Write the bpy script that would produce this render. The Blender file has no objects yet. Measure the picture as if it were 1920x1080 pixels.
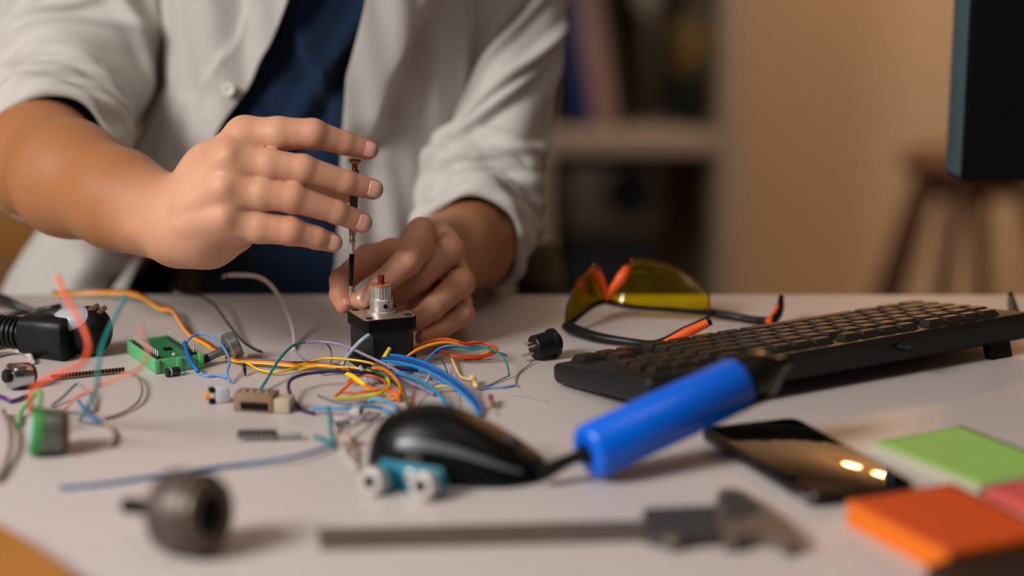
import bpy, bmesh, math, random
import numpy as np
from mathutils import Vector, Matrix

# ------------------------------------------------------------------ camera, light, exposure
sc = bpy.context.scene
COL = sc.collection
PITCH = math.radians(12.5); CAMZ = 1.16; FPX = 4000.0
cam_d = bpy.data.cameras.new('camera'); cam = bpy.data.objects.new('camera', cam_d); COL.objects.link(cam)
cam.location = (0, 0, CAMZ); cam.rotation_euler = (math.pi / 2 - PITCH, 0, 0)
cam_d.sensor_width = 36.0; cam_d.lens = 36.0 * FPX / 1920.0
cam_d.clip_start = 0.05; cam_d.clip_end = 50
cam_d.dof.use_dof = True; cam_d.dof.focus_distance = 1.615; cam_d.dof.aperture_fstop = 1.9
sc.camera = cam

sc.view_settings.view_transform = 'Standard'; sc.view_settings.look = 'None'
sc.view_settings.gamma = 1.0; sc.view_settings.use_curve_mapping = False
sc.view_settings.exposure = 0.10

world = bpy.data.worlds.new('world'); sc.world = world; world.use_nodes = True
bg = world.node_tree.nodes['Background']
bg.inputs[0].default_value = (0.85, 0.90, 1.0, 1); bg.inputs[1].default_value = 0.035

def area(name, loc, target, size, power, color, sizey=None):
    l = bpy.data.lights.new(name, 'AREA'); l.energy = power; l.color = color
    l.shape = 'RECTANGLE'; l.size = size; l.size_y = sizey or size
    o = bpy.data.objects.new(name, l); COL.objects.link(o); o.location = loc
    o.rotation_euler = (Vector(target) - Vector(loc)).to_track_quat('-Z', 'Y').to_euler()
    return o
area('window_light', (-1.75, 0.15, 2.15), (-0.1, 1.6, 0.8), 0.8, 64, (1.0, 0.975, 0.95))
area('room_fill', (0.3, 1.0, 2.6), (0.2, 1.5, 0.75), 0.8, 3, (1.0, 0.93, 0.87))  # added overhead fill, no fixture hangs here
area('wall_wash', (1.2, 3.9, 2.62), (1.0, 4.6, 0.8), 0.8, 26, (1.0, 0.82, 0.60)).data.spread = math.radians(115)  # added warm wash to brighten the back wall, not a real fixture

# ------------------------------------------------------------------ projection helpers (pixel of the 1920x1080 photo -> point in the room)
cF = np.array([0, math.cos(PITCH), -math.sin(PITCH)]); cU = np.array([0, math.sin(PITCH), math.cos(PITCH)])
cR = np.array([1.0, 0, 0]); cC = np.array([0, 0, CAMZ])
TZ = 0.75
def ray(u, v): return cF * FPX + cR * (u - 960) - cU * (v - 540)
def Pz(u, v, h=0.0):
    r = ray(u, v); return cC + r * (TZ + h - CAMZ) / r[2]
def Pd(u, v, d): return cC + ray(u, v) * d / FPX
def px(r, d): return r * d / FPX

# ------------------------------------------------------------------ materials
def lin(c):
    return tuple((x / 12.92 if x <= 0.04045 else ((x + 0.055) / 1.055) ** 2.4) for x in (c[0] / 255, c[1] / 255, c[2] / 255)) + (1,)
MATS = {}
def mat(name, c, rough=0.5, metal=0.0, var=0.06, scale=60.0, bump=0.0, coat=0.0, spec=0.5, sub=0.0, sheen=0.0, stretch=None, emit=None):
    if name in MATS: return MATS[name]
    m = bpy.data.materials.new(name); m.use_nodes = True; nt = m.node_tree
    b = nt.nodes['Principled BSDF']; col = lin(c)
    b.inputs['Base Color'].default_value = col; b.inputs['Roughness'].default_value = rough
    b.inputs['Metallic'].default_value = metal; b.inputs['Specular IOR Level'].default_value = spec
    if coat: b.inputs['Coat Weight'].default_value = coat; b.inputs['Coat Roughness'].default_value = 0.08
    if sub:
        b.inputs['Subsurface Weight'].default_value = sub; b.inputs['Subsurface Radius'].default_value = (1.0, 0.35, 0.2); b.inputs['Subsurface Scale'].default_value = 0.004
    if sheen: b.inputs['Sheen Weight'].default_value = sheen
    if emit: b.inputs['Emission Color'].default_value = lin(emit[0]); b.inputs['Emission Strength'].default_value = emit[1]
    if var or bump:
        tc = nt.nodes.new('ShaderNodeTexCoord'); n = nt.nodes.new('ShaderNodeTexNoise'); n.inputs['Scale'].default_value = scale; n.inputs['Detail'].default_value = 3
        src = tc.outputs['Object']
        if stretch:
            mp = nt.nodes.new('ShaderNodeMapping'); mp.inputs['Scale'].default_value = stretch; nt.links.new(src, mp.inputs[0]); src = mp.outputs[0]
        nt.links.new(src, n.inputs['Vector'])
        if var:
            mx = nt.nodes.new('ShaderNodeMix'); mx.data_type = 'RGBA'
            mx.inputs[6].default_value = tuple(x * (1 - var) for x in col[:3]) + (1,); mx.inputs[7].default_value = tuple(min(1, x * (1 + var)) for x in col[:3]) + (1,)
            nt.links.new(n.outputs['Fac'], mx.inputs[0]); nt.links.new(mx.outputs[2], b.inputs['Base Color'])
        if bump:
            bp = nt.nodes.new('ShaderNodeBump'); bp.inputs['Strength'].default_value = bump; bp.inputs['Distance'].default_value = 0.001
            nt.links.new(n.outputs['Fac'], bp.inputs['Height']); nt.links.new(bp.outputs[0], b.inputs['Normal'])
    MATS[name] = m; return m

def fabric(name, c, rough=0.85, weave=900.0, bump=0.25):
    m = mat(name, c, rough, var=0.0, spec=0.25, sheen=0.15); nt = m.node_tree; b = nt.nodes['Principled BSDF']
    tc = nt.nodes.new('ShaderNodeTexCoord'); n1 = nt.nodes.new('ShaderNodeTexNoise'); n2 = nt.nodes.new('ShaderNodeTexNoise')
    for n, s in ((n1, (weave, weave, weave * 0.12)), (n2, (weave * 0.12, weave * 0.12, weave))):
        mp = nt.nodes.new('ShaderNodeMapping'); mp.inputs['Scale'].default_value = s
        nt.links.new(tc.outputs['Object'], mp.inputs[0]); nt.links.new(mp.outputs[0], n.inputs['Vector']); n.inputs['Scale'].default_value = 1.0
    ad = nt.nodes.new('ShaderNodeMath'); ad.operation = 'ADD'; nt.links.new(n1.outputs['Fac'], ad.inputs[0]); nt.links.new(n2.outputs['Fac'], ad.inputs[1])
    bp = nt.nodes.new('ShaderNodeBump'); bp.inputs['Strength'].default_value = bump; bp.inputs['Distance'].default_value = 0.0006
    nt.links.new(ad.outputs[0], bp.inputs['Height']); nt.links.new(bp.outputs[0], b.inputs['Normal'])
    col = lin(c); mx = nt.nodes.new('ShaderNodeMix'); mx.data_type = 'RGBA'
    mx.inputs[6].default_value = tuple(x * 0.9 for x in col[:3]) + (1,); mx.inputs[7].default_value = tuple(min(1, x * 1.1) for x in col[:3]) + (1,)
    mu = nt.nodes.new('ShaderNodeMath'); mu.operation = 'MULTIPLY'; mu.inputs[1].default_value = 0.5; nt.links.new(ad.outputs[0], mu.inputs[0])
    nt.links.new(mu.outputs[0], mx.inputs[0]); nt.links.new(mx.outputs[2], b.inputs['Base Color'])
    return m

def skin_material():
    m = bpy.data.materials.new('skin'); m.use_nodes = True; nt = m.node_tree; b = nt.nodes['Principled BSDF']
    b.inputs['Roughness'].default_value = 0.52; b.inputs['Specular IOR Level'].default_value = 0.35
    b.inputs['Subsurface Weight'].default_value = 0.12; b.inputs['Subsurface Radius'].default_value = (1.0, 0.3, 0.15); b.inputs['Subsurface Scale'].default_value = 0.004
    at = nt.nodes.new('ShaderNodeAttribute'); at.attribute_name = 'flush'
    at2 = nt.nodes.new('ShaderNodeAttribute'); at2.attribute_name = 'tan'
    tc = nt.nodes.new('ShaderNodeTexCoord'); n = nt.nodes.new('ShaderNodeTexNoise'); n.inputs['Scale'].default_value = 55; n.inputs['Detail'].default_value = 4
    nt.links.new(tc.outputs['Object'], n.inputs['Vector'])
    def mix(f, a, bb):
        mx = nt.nodes.new('ShaderNodeMix'); mx.data_type = 'RGBA'
        for i, s in ((0, f), (6, a), (7, bb)):
            if hasattr(s, 'links'): nt.links.new(s, mx.inputs[i])
            else: mx.inputs[i].default_value = s
        return mx.outputs[2]
    base = mix(n.outputs['Fac'], lin((198, 142, 112)), lin((214, 160, 130)))
    base = mix(at2.outputs['Fac'], base, lin((164, 108, 68)))
    base = mix(at.outputs['Fac'], base, lin((196, 112, 84)))
    nt.links.new(base, b.inputs['Base Color'])
    n2 = nt.nodes.new('ShaderNodeTexNoise'); n2.inputs['Scale'].default_value = 900; n2.inputs['Detail'].default_value = 2
    n3 = nt.nodes.new('ShaderNodeTexVoronoi'); n3.inputs['Scale'].default_value = 420; n3.feature = 'DISTANCE_TO_EDGE'
    nt.links.new(tc.outputs['Object'], n2.inputs['Vector']); nt.links.new(tc.outputs['Object'], n3.inputs['Vector'])
    ad = nt.nodes.new('ShaderNodeMath'); nt.links.new(n2.outputs['Fac'], ad.inputs[0]); nt.links.new(n3.outputs['Distance'], ad.inputs[1])
    bp = nt.nodes.new('ShaderNodeBump'); bp.inputs['Strength'].default_value = 0.18; bp.inputs['Distance'].default_value = 0.0006
    nt.links.new(ad.outputs[0], bp.inputs['Height']); nt.links.new(bp.outputs[0], b.inputs['Normal'])
    return m

def tinted(name, c, gloss=0.1, rough=0.05):
    m = bpy.data.materials.new(name); m.use_nodes = True; nt = m.node_tree; nt.nodes.clear()
    out = nt.nodes.new('ShaderNodeOutputMaterial'); t = nt.nodes.new('ShaderNodeBsdfTransparent'); t.inputs[0].default_value = lin(c)
    g = nt.nodes.new('ShaderNodeBsdfGlossy'); g.inputs['Roughness'].default_value = rough
    df = nt.nodes.new('ShaderNodeBsdfTranslucent'); df.inputs[0].default_value = lin(c)
    m0 = nt.nodes.new('ShaderNodeMixShader'); m0.inputs[0].default_value = 0.06
    fr = nt.nodes.new('ShaderNodeFresnel'); fr.inputs[0].default_value = 1.5; mxs = nt.nodes.new('ShaderNodeMixShader')
    mu = nt.nodes.new('ShaderNodeMath'); mu.operation = 'MULTIPLY'; mu.inputs[1].default_value = gloss * 10; nt.links.new(fr.outputs[0], mu.inputs[0])
    nt.links.new(t.outputs[0], m0.inputs[1]); nt.links.new(df.outputs[0], m0.inputs[2])
    nt.links.new(mu.outputs[0], mxs.inputs[0]); nt.links.new(m0.outputs[0], mxs.inputs[1]); nt.links.new(g.outputs[0], mxs.inputs[2]); nt.links.new(mxs.outputs[0], out.inputs[0])
    return m

# ------------------------------------------------------------------ mesh builder
class MB:
    def __init__(s): s.v = []; s.f = []; s.n = 0
    def add(s, verts, faces):
        verts = np.asarray(verts, float).reshape(-1, 3); s.v.append(verts)
        s.f += [tuple(int(i) + s.n for i in f) for f in faces]; s.n += len(verts); return s
    def grid(s, P, cu=False, cv=False, flip=False):
        P = np.asarray(P, float); a, b = P.shape[:2]; fs = []
        for i in range(a if cu else a - 1):
            for j in range(b if cv else b - 1):
                i2, j2 = (i + 1) % a, (j + 1) % b
                q = (i * b + j, i2 * b + j, i2 * b + j2, i * b + j2); fs.append(q[::-1] if flip else q)
        return s.add(P, fs)
    def box(s, c, size, rot=None, bev=0.0, seg=2):
        bm = bmesh.new(); bmesh.ops.create_cube(bm, size=1.0)
        for v in bm.verts: v.co = Vector((v.co.x * size[0], v.co.y * size[1], v.co.z * size[2]))
        if bev: bmesh.ops.bevel(bm, geom=bm.edges[:], offset=bev, segments=seg, affect='EDGES', profile=0.5)
        if rot is not None: bmesh.ops.transform(bm, matrix=rot.to_4x4(), verts=bm.verts)
        bm.verts.index_update(); s.add([np.array(v.co) + np.asarray(c) for v in bm.verts], [[v.index for v in f.verts] for f in bm.faces]); bm.free(); return s
    def lathe(s, p0, axis, prof, n=28, cap=True):
        """prof: list of (distance along axis, radius)"""
        p0 = np.asarray(p0, float); a = np.asarray(axis, float); a /= np.linalg.norm(a)
        e = np.array([0, 0, 1.0]) if abs(a[2]) < 0.9 else np.array([1.0, 0, 0]); e1 = np.cross(a, e); e1 /= np.linalg.norm(e1); e2 = np.cross(a, e1)
        th = np.linspace(0, 2 * math.pi, n, endpoint=False)
        P = np.array([[p0 + a * t + (e1 * math.cos(q) + e2 * math.sin(q)) * r for q in th] for t, r in prof]); base = s.n
        s.grid(P, cv=True)
        if cap:
            if prof[0][1] > 1e-6: s.f.append(tuple(base + i for i in range(n)))
            if prof[-1][1] > 1e-6: s.f.append(tuple(base + (len(prof) - 1) * n + i for i in range(n))[::-1])
        return s
    def cyl(s, p0, p1, r0, r1=None, n=24, bev=0.0):
        p0 = np.asarray(p0, float); p1 = np.asarray(p1, float); L = np.linalg.norm(p1 - p0); r1 = r0 if r1 is None else r1
        pr = [(0, r0), (L, r1)] if not bev else [(0, r0 - bev), (bev * .3, r0 - bev * .3), (bev, r0), (L - bev, r1), (L - bev * .3, r1 - bev * .3), (L, r1 - bev)]
        return s.lathe(p0, p1 - p0, pr, n)
    def tube(s, pts, r, n=8, sub=6, closed=False):
        pts = np.asarray(pts, float); Q = catmull(pts, sub); m = len(Q)
        rr = np.interp(np.linspace(0, 1, m), np.linspace(0, 1, len(r)), r) if hasattr(r, '__len__') else np.full(m, r)
        T = np.gradient(Q, axis=0); T /= np.linalg.norm(T, axis=1)[:, None] + 1e-12
        e = np.array([0, 0, 1.0]) if abs(T[0][2]) < 0.9 else np.array([1.0, 0, 0]); u = np.cross(T[0], e); u /= np.linalg.norm(u); R = []
        for i in range(m):
            u = u - T[i] * u.dot(T[i]); u /= np.linalg.norm(u); w = np.cross(T[i], u)
            R.append([Q[i] + (u * math.cos(a) + w * math.sin(a)) * rr[i] for a in np.linspace(0, 2 * math.pi, n, endpoint=False)])
        base = s.n; s.grid(np.array(R), cv=True, flip=True); s.f.append(tuple(base + i for i in range(n))); s.f.append(tuple(base + (m - 1) * n + i for i in range(n))[::-1]); return s
    def prism(s, poly, z0, z1):
        """poly: list of (x, y) counter-clockwise"""
        a = sum(poly[i][0] * poly[(i + 1) % len(poly)][1] - poly[(i + 1) % len(poly)][0] * poly[i][1] for i in range(len(poly)))
        if a < 0: poly = poly[::-1]
        n = len(poly); V = [(p[0], p[1], z0) for p in poly] + [(p[0], p[1], z1) for p in poly]
        return s.add(V, [tuple(range(n))[::-1], tuple(range(n, 2 * n))] + [(i, (i + 1) % n, n + (i + 1) % n, n + i) for i in range(n)])
    def ell(s, c, r, rot=None, nu=20, nv=12, p=1.0):
        V = []
        for i in range(nv + 1):
            t = math.pi * i / nv - math.pi / 2
            row = []
            for j in range(nu):
                a = 2 * math.pi * j / nu
                sg = lambda x: math.copysign(abs(x) ** p, x)
                q = Vector((sg(math.cos(t)) * sg(math.cos(a)) * r[0], sg(math.cos(t)) * sg(math.sin(a)) * r[1], sg(math.sin(t)) * r[2]))
                if rot is not None: q = rot @ q
                row.append(np.array(q) + np.asarray(c))
            V.append(row)
        return s.grid(np.array(V), cv=True, flip=True)
    def mesh(s, name, origin=(0, 0, 0), inv=None, smooth=40):
        V = np.concatenate(s.v) if s.v else np.zeros((0, 3))
        if inv is not None:
            M = np.array(inv); V = V @ M[:3, :3].T + M[:3, 3]
        me = bpy.data.meshes.new(name); me.from_pydata(V.tolist(), [], s.f); me.validate(); me.update()
        fix_normals(me)
        if smooth:
            me.shade_smooth(); me.set_sharp_from_angle(angle=math.radians(smooth))
        return me
def fix_normals(me):
    bm = bmesh.new(); bm.from_mesh(me); bmesh.ops.remove_doubles(bm, verts=bm.verts, dist=1e-6); bmesh.ops.recalc_face_normals(bm, faces=bm.faces); bm.to_mesh(me); bm.free()
def catmull(P, sub):
    if len(P) < 3: return np.array([P[0] + (P[-1] - P[0]) * t for t in np.linspace(0, 1, sub + 1)])
    A = np.vstack([2 * P[0] - P[1], P, 2 * P[-1] - P[-2]]); out = []
    for i in range(1, len(A) - 2):
        for t in np.linspace(0, 1, sub, endpoint=False):
            a, b, c, d = A[i - 1], A[i], A[i + 1], A[i + 2]
            out.append(0.5 * (2 * b + (c - a) * t + (2 * a - 5 * b + 4 * c - d) * t * t + (3 * b - a - 3 * c + d) * t ** 3))
    out.append(A[-2]); return np.array(out)

# ------------------------------------------------------------------ objects
MW = {}
def empty(name, label, cat, loc, rot=None, group=None):
    o = bpy.data.objects.new(name, None); COL.objects.link(o); o.empty_display_size = 0.02
    M = Matrix.Translation(Vector(loc)) @ (rot.to_4x4() if rot is not None else Matrix.Identity(4))
    o.location = Vector(loc)
    if rot is not None: o.rotation_euler = rot.to_euler()
    o['label'] = label; o['category'] = cat
    if group: o['group'] = group
    MW[o] = M; return o
def part(name, mb, m, parent, world=True, label=None, smooth=40):
    M = MW[parent]; me = mb.mesh(name, inv=M.inverted() if world else None, smooth=smooth); me.materials.append(m)
    o = bpy.data.objects.new(name, me); COL.objects.link(o); o.parent = parent; MW[o] = M
    if label: o['label'] = label
    return o
def single(name, label, cat, mb, m, group=None, smooth=40):
    V = np.concatenate(mb.v); loc = np.array([V[:, 0].mean(), V[:, 1].mean(), V[:, 2].min()])
    me = mb.mesh(name, inv=Matrix.Translation(Vector(-loc)), smooth=smooth); me.materials.append(m)
    o = bpy.data.objects.new(name, me); COL.objects.link(o); o.location = loc; o['label'] = label; o['category'] = cat
    if group: o['group'] = group
    return o
def struct(name, mb, m):
    o = bpy.data.objects.new(name, mb.mesh(name)); o.data.materials.append(m); COL.objects.link(o); o['kind'] = 'structure'; o['label'] = name.replace('_', ' '); return o
def rotz(a): return Matrix.Rotation(a, 3, 'Z')
def frame(x, z):
    """rotation whose local X is x and local Z is close to z"""
    x = Vector(x).normalized(); y = Vector(z).cross(x).normalized(); z = x.cross(y); return Matrix((x, y, z)).transposed()

# ------------------------------------------------------------------ signed-distance mesher (used for the body, hands and trousers)
def rcone(a, b, ra, rb):
    a = np.asarray(a, float); b = np.asarray(b, float); ba = b - a; L2 = ba.dot(ba) + 1e-12
    def f(P):
        pa = P - a; h = np.clip(pa @ ba / L2, 0, 1); return np.linalg.norm(pa - h[:, None] * ba, axis=1) - (ra + (rb - ra) * h)
    f.c = (a + b) / 2; f.R = math.sqrt(L2) / 2 + max(ra, rb); return f
def ellip(c, r, rot=None):
    c = np.asarray(c, float); r = np.asarray(r, float); M = np.array(rot) if rot is not None else np.eye(3)
    def f(P):
        q = (P - c) @ M; k0 = np.linalg.norm(q / r, axis=1); k1 = np.linalg.norm(q / (r * r), axis=1) + 1e-9; return k0 * (k0 - 1) / k1
    f.c = c; f.R = max(r); return f
def smin(a, b, k):
    h = np.maximum(k - np.abs(a - b), 0) / k; return np.minimum(a, b) - h * h * k * 0.25
def ssub(a, b, k):
    return -smin(-a, b, k)
def union(items, k):
    def f(P):
        lo, hi = P.min(0), P.max(0); c = (lo + hi) / 2; R = np.linalg.norm(hi - lo) / 2; d = None; far = 1e9
        for it in items:
            gap = np.linalg.norm(it.c - c) - it.R - R
            if gap > max(k * 1.5, 0.03): far = min(far, gap); continue
            e = it(P); d = e if d is None else smin(d, e, k)
        return np.full(len(P), far) if d is None else d
    cs = np.array([it.c for it in items]); f.c = (cs.min(0) + cs.max(0)) / 2; f.R = max(np.linalg.norm(it.c - f.c) + it.R for it in items); return f
def mesh_sdf(f, lo, hi, h, B=8):
    lo = np.asarray(lo, float); n = np.ceil((np.asarray(hi) - lo) / (h * B)).astype(int)
    g = np.stack(np.meshgrid(*[np.arange(k) for k in n], indexing='ij'), -1).reshape(-1, 3)
    # coarse pass in spatial clumps so the primitives can be culled
    keep = []; key = (g // 4); order = np.lexsort((key[:, 2], key[:, 1], key[:, 0])); g = g[order]; key = key[order]
    cut = np.flatnonzero(np.any(np.diff(key, axis=0) != 0, axis=1)) + 1
    for ch in np.split(g, cut):
        d = f(lo + (ch + 0.5) * h * B); keep.append(ch[np.abs(d) < h * B * 1.15])
    blocks = np.concatenate(keep); off = np.stack(np.meshgrid(*[np.arange(B + 1)] * 3, indexing='ij'), -1).reshape(-1, 3)
    N = n * B + 2; keys = []; pos = []; quads = []
    enc = lambda q: (q[..., 0] * N[1] + q[..., 1]) * N[2] + q[..., 2]
    key = blocks // 3; order = np.lexsort((key[:, 2], key[:, 1], key[:, 0])); blocks = blocks[order]; key = key[order]
    cut = np.flatnonzero(np.any(np.diff(key, axis=0) != 0, axis=1)) + 1
    for ch in np.split(blocks, cut):
        I = (ch[:, None, :] * B + off[None]).astype(np.int64)
        D = f(lo + I.reshape(-1, 3) * h).reshape(len(ch), B + 1, B + 1, B + 1); S = D < 0
        cor = [(x, y, z) for x in (0, 1) for y in (0, 1) for z in (0, 1)]
        sl = lambda A, c: A[:, c[0]:B + c[0], c[1]:B + c[1], c[2]:B + c[2]]
        cnt = sum(sl(S, c).astype(np.int8) for c in cor); act = (cnt > 0) & (cnt < 8); idx = np.argwhere(act)
        if len(idx) == 0: continue
        acc = np.zeros((len(idx), 3)); num = np.zeros(len(idx)); dv = {c: sl(D, c)[act] for c in cor}
        for a in cor:
            for ax in range(3):
                if a[ax]: continue
                b = tuple(1 if i == ax else a[i] for i in range(3)); da, db = dv[a], dv[b]; x = (da < 0) != (db < 0)
                t = np.where(x, da / np.where(x, da - db, 1), 0); p = np.array(a, float)[None].repeat(len(idx), 0); p[:, ax] += t
                acc += p * x[:, None]; num += x
        cell = ch[idx[:, 0]] * B + idx[:, 1:]; keys.append(enc(cell.astype(np.int64))); pos.append(lo + (cell + acc / num[:, None]) * h)
        for ax in range(3):
            b = [0, 0, 0]; b[ax] = 1; s0 = dv[(0, 0, 0)] < 0; s1 = dv[tuple(b)] < 0; x = s0 != s1; q = cell[x].astype(np.int64)
            e1 = np.zeros(3, np.int64); e2 = np.zeros(3, np.int64); e1[(ax + 1) % 3] = 1; e2[(ax + 2) % 3] = 1
            Q = np.stack([enc(q), enc(q - e1), enc(q - e1 - e2), enc(q - e2)], 1); fl = s0[x]; Q[~fl] = Q[~fl][:, ::-1]; quads.append(Q)
    keys = np.concatenate(keys); pos = np.concatenate(pos); quads = np.concatenate(quads); o = np.argsort(keys); keys = keys[o]; pos = pos[o]
    j = np.clip(np.searchsorted(keys, quads), 0, len(keys) - 1); ok = (keys[j] == quads).all(1); return pos, j[ok]
def sdf_object(name, V, Q):
    me = bpy.data.meshes.new(name); me.vertices.add(len(V)); me.vertices.foreach_set('co', V.astype(np.float32).ravel())
    me.loops.add(len(Q) * 4); me.loops.foreach_set('vertex_index', Q.astype(np.int32).ravel())
    me.polygons.add(len(Q)); me.polygons.foreach_set('loop_start', np.arange(0, len(Q) * 4, 4, dtype=np.int32)); me.update(calc_edges=True); me.validate(); me.shade_smooth(); return me

# ------------------------------------------------------------------ shared materials
M_TABLE = mat('white_laminate', (199, 188, 184), 0.42, var=0.025, scale=8, bump=0.05)
M_WALL = mat('beige_paint', (172, 142, 114), 0.9, var=0.03, scale=6, bump=0.05)
M_BLACK = mat('black_plastic', (11, 12, 14), 0.42, var=0.1, scale=300, bump=0.05, spec=.3)
M_BLACKGLOSS = mat('black_gloss', (9, 10, 12), 0.27, var=0.0)
M_BLACKM = mat('black_matt', (8, 8, 9), 0.75, var=0.1, spec=.2)
M_STEEL = mat('brushed_steel', (214, 210, 206), 0.34, 0.8, var=0.06, scale=300, stretch=(1, 1, 20), bump=0.05)
M_CHROME = mat('chrome', (226, 218, 212), 0.24, 0.85, var=0.0)
M_WHITE = mat('white_plastic', (214, 206, 200), 0.5)
M_WOOD = mat('stool_wood', (78, 40, 16), 0.55, var=0.25, scale=18, stretch=(6, 6, 1))
CX = -0.165                                                        # where the person sits
M_SHELF = mat('shelf_white', (150, 128, 110), 0.6, var=0.03)

# ------------------------------------------------------------------ the room
def room():
    b = MB(); b.box((0.4, 2.6, -0.05), (6.4, 6.0, 0.1)); struct('floor', b, mat('floor_wood', (120, 92, 66), 0.5, var=0.2, scale=5, stretch=(1, 8, 1)))
    b = MB(); b.box((0.4, 5.0, 1.35), (6.4, 0.1, 2.7)); struct('wall_back', b, M_WALL)
    b = MB(); b.box((3.65, 2.6, 1.35), (0.1, 6.0, 2.7)); struct('wall_right', b, M_WALL)
    b = MB(); b.box((-2.85, 2.6, 1.35), (0.1, 6.0, 2.7)); struct('wall_left', b, M_WALL)
    b = MB(); b.box((0.4, 2.6, 2.75), (6.4, 6.0, 0.1)); struct('ceiling', b, mat('ceiling_paint', (205, 195, 182), 0.9))
room()

def desk():
    t = empty('desk', 'white laminate desk with a rounded edge holding all the tools and wires', 'desk', (0, 1.4, 0))
    x0, x1, y0, y1 = -0.95, 1.05, 0.92, 1.826
    b = MB(); b.box(((x0 + x1) / 2, (y0 + y1) / 2, TZ - 0.014), (x1 - x0, y1 - y0, 0.028), bev=0.004, seg=3); part('tabletop', b, M_TABLE, t)
    for x in (x0 + .06, x1 - .06):
        for y in (y0 + .06, y1 - .06):
            b = MB(); b.box((x, y, 0.361), (0.045, 0.045, 0.722), bev=0.003); part('leg', b, M_SHELF, t)
    b = MB(); b.box((0.05, y1 - .10, 0.69), (x1 - x0 - .2, 0.02, 0.06)); part('rail', b, M_SHELF, t)
desk()

def bookcase():
    D = 4.42; k = FPX / D
    X = lambda u: (u - 960) / k
    t = empty('bookcase', 'pale open cube bookcase against the wall behind the person', 'bookcase', (0.0, 4.6, 0))
    y0, y1 = 4.19, 4.56; xs = [-0.32, 0.055, 0.432]; zs = [0.02, 0.525, 0.93, 1.335]; th = 0.042
    for x in xs: b = MB(); b.box((x, (y0 + y1) / 2, 0.69), (th, y1 - y0, 1.38), bev=0.002); part('upright', b, M_SHELF, t)
    for z in zs:
        for i in range(2): b = MB(); b.box(((xs[i] + xs[i + 1]) / 2, (y0 + y1) / 2, z + 0.0), (xs[1] - xs[0] - th - 0.0006, y1 - y0 - .004, th), bev=0.002); part('shelf', b, M_SHELF, t)
    b = MB(); b.box((0.055, y1 + 0.006, 0.70), (0.74, 0.008, 1.36)); part('back_panel', b, mat('shelf_back', (120, 98, 72), 0.8), t)
    zt = zs[1] + th / 2
    # upper compartment: leaning books and a plant
    def book(x, w, h, lean, c, label, dep=0.22):
        R = Matrix.Rotation(lean, 3, 'Y'); y = 4.36
        z = zt + 0.001 + (abs(math.sin(lean)) * w / 2)
        o = empty('book', label, 'book', (x, y, z), R, 'books on the upper shelf')
        cm = mat('cover ' + label[:14], c, 0.6)
        for sx in (-1, 1): b = MB(); b.box((sx * (w / 2 - .0015), 0, h / 2), (.003, dep, h), bev=.0008); part('cover', b, cm, o, world=False)
        b = MB(); b.box((0, -dep / 2 - .0005, h / 2), (w, .003, h), bev=.0008); part('spine', b, cm, o, world=False)
        b = MB(); b.box((0, 0.003, h / 2), (w - .007, dep - .008, h - .008)); part('pages', b, mat('paper_pages', (206, 190, 165), 0.9), o, world=False)
    book(0.146, 0.040, 0.30, -0.15, (20, 34, 84), 'navy blue book leaning at the side of the upper shelf')
    book(0.1895, 0.044, 0.29, -0.15, (150, 112, 98), 'dusty pink book leaning on the navy one')
    book(0.2215, 0.016, 0.28, -0.15, (30, 22, 16), 'thin dark brown book at the end of the leaning row')
    p = empty('potted_plant', 'dark pot with yellow and orange flowers at the end of the shelf', 'plant', (0.355, 4.33, zt))
    b = MB(); b.lathe((0.355, 4.33, zt + .0005), (0, 0, 1), [(0, .026), (.004, .030), (.085, .039), (.09, .041), (.098, .041), (.098, .036), (.08, .034)], 28); part('pot', b, mat('dark_teal_glaze', (14, 24, 24), 0.35), p)
    b = MB(); b.lathe((0.355, 4.33, zt + .07), (0, 0, 1), [(0, .03), (.012, .034), (.018, .0)], 20); part('soil', b, mat('soil', (40, 28, 18), 0.95), p)
    rnd = random.Random(4); st = MB()
    for i in range(14):
        a = rnd.uniform(0, 6.28); r = rnd.uniform(.01, .045); h = rnd.uniform(.11, .2); top = (0.355 + r * math.cos(a), 4.33 + r * math.sin(a), zt + h)
        st.tube([(0.355 + .2 * r * math.cos(a), 4.33 + .2 * r * math.sin(a), zt + .08), (0.355 + .7 * r * math.cos(a), 4.33 + .7 * r * math.sin(a), zt + h * .7), top], .0016, 6, 4)
        fl = MB(); c = (206, 160, 20) if i % 3 else (206, 84, 26)
        for j in range(6):
            q = j * 1.047; fl.ell((top[0] + .009 * math.cos(q), top[1] + .009 * math.sin(q), top[2]), (.008, .008, .003), nu=8, nv=5)
        fl.ell(top, (.005, .005, .005), nu=8, nv=6); part('flower', fl, mat('petal_%d' % (i % 3 > 0), c, 0.7), p, label='yellow flower' if i % 3 else 'orange flower')
    part('stem', st, mat('stem_green', (70, 84, 30), 0.7), p)
    lf = MB()
    for i in range(12):
        a = rnd.uniform(0, 6.28); h = rnd.uniform(.09, .16); r = rnd.uniform(.02, .05)
        lf.ell((0.355 + r * math.cos(a), 4.33 + r * math.sin(a), zt + h), (.018, .007, .003), rot=Matrix.Rotation(a, 3, 'Z') @ Matrix.Rotation(-.7, 3, 'Y'), nu=8, nv=6)
    lo = part('leaves', lf, mat('leaf_olive', (96, 92, 22), 0.6), p)
    v = empty('vase', 'pale round vase in the middle of the upper shelf', 'vase', (0.282, 4.46, zt))
    b = MB(); b.lathe((0.286, 4.47, zt + .0005), (0, 0, 1), [(0, .02), (.16, .012), (.2, .016), (.23, .032), (.27, .036), (.30, .03), (.31, .02), (.31, .016), (.28, .02)], 28); part('body', b, mat('vase_glaze', (178, 160, 140), 0.4), v)
    # lower compartment
    zf = zs[0] + th / 2
    s = empty('loudspeaker', 'brown boxed loudspeaker with a round black front in the lower cube', 'speaker', (0.205, 4.36, 0))
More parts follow.
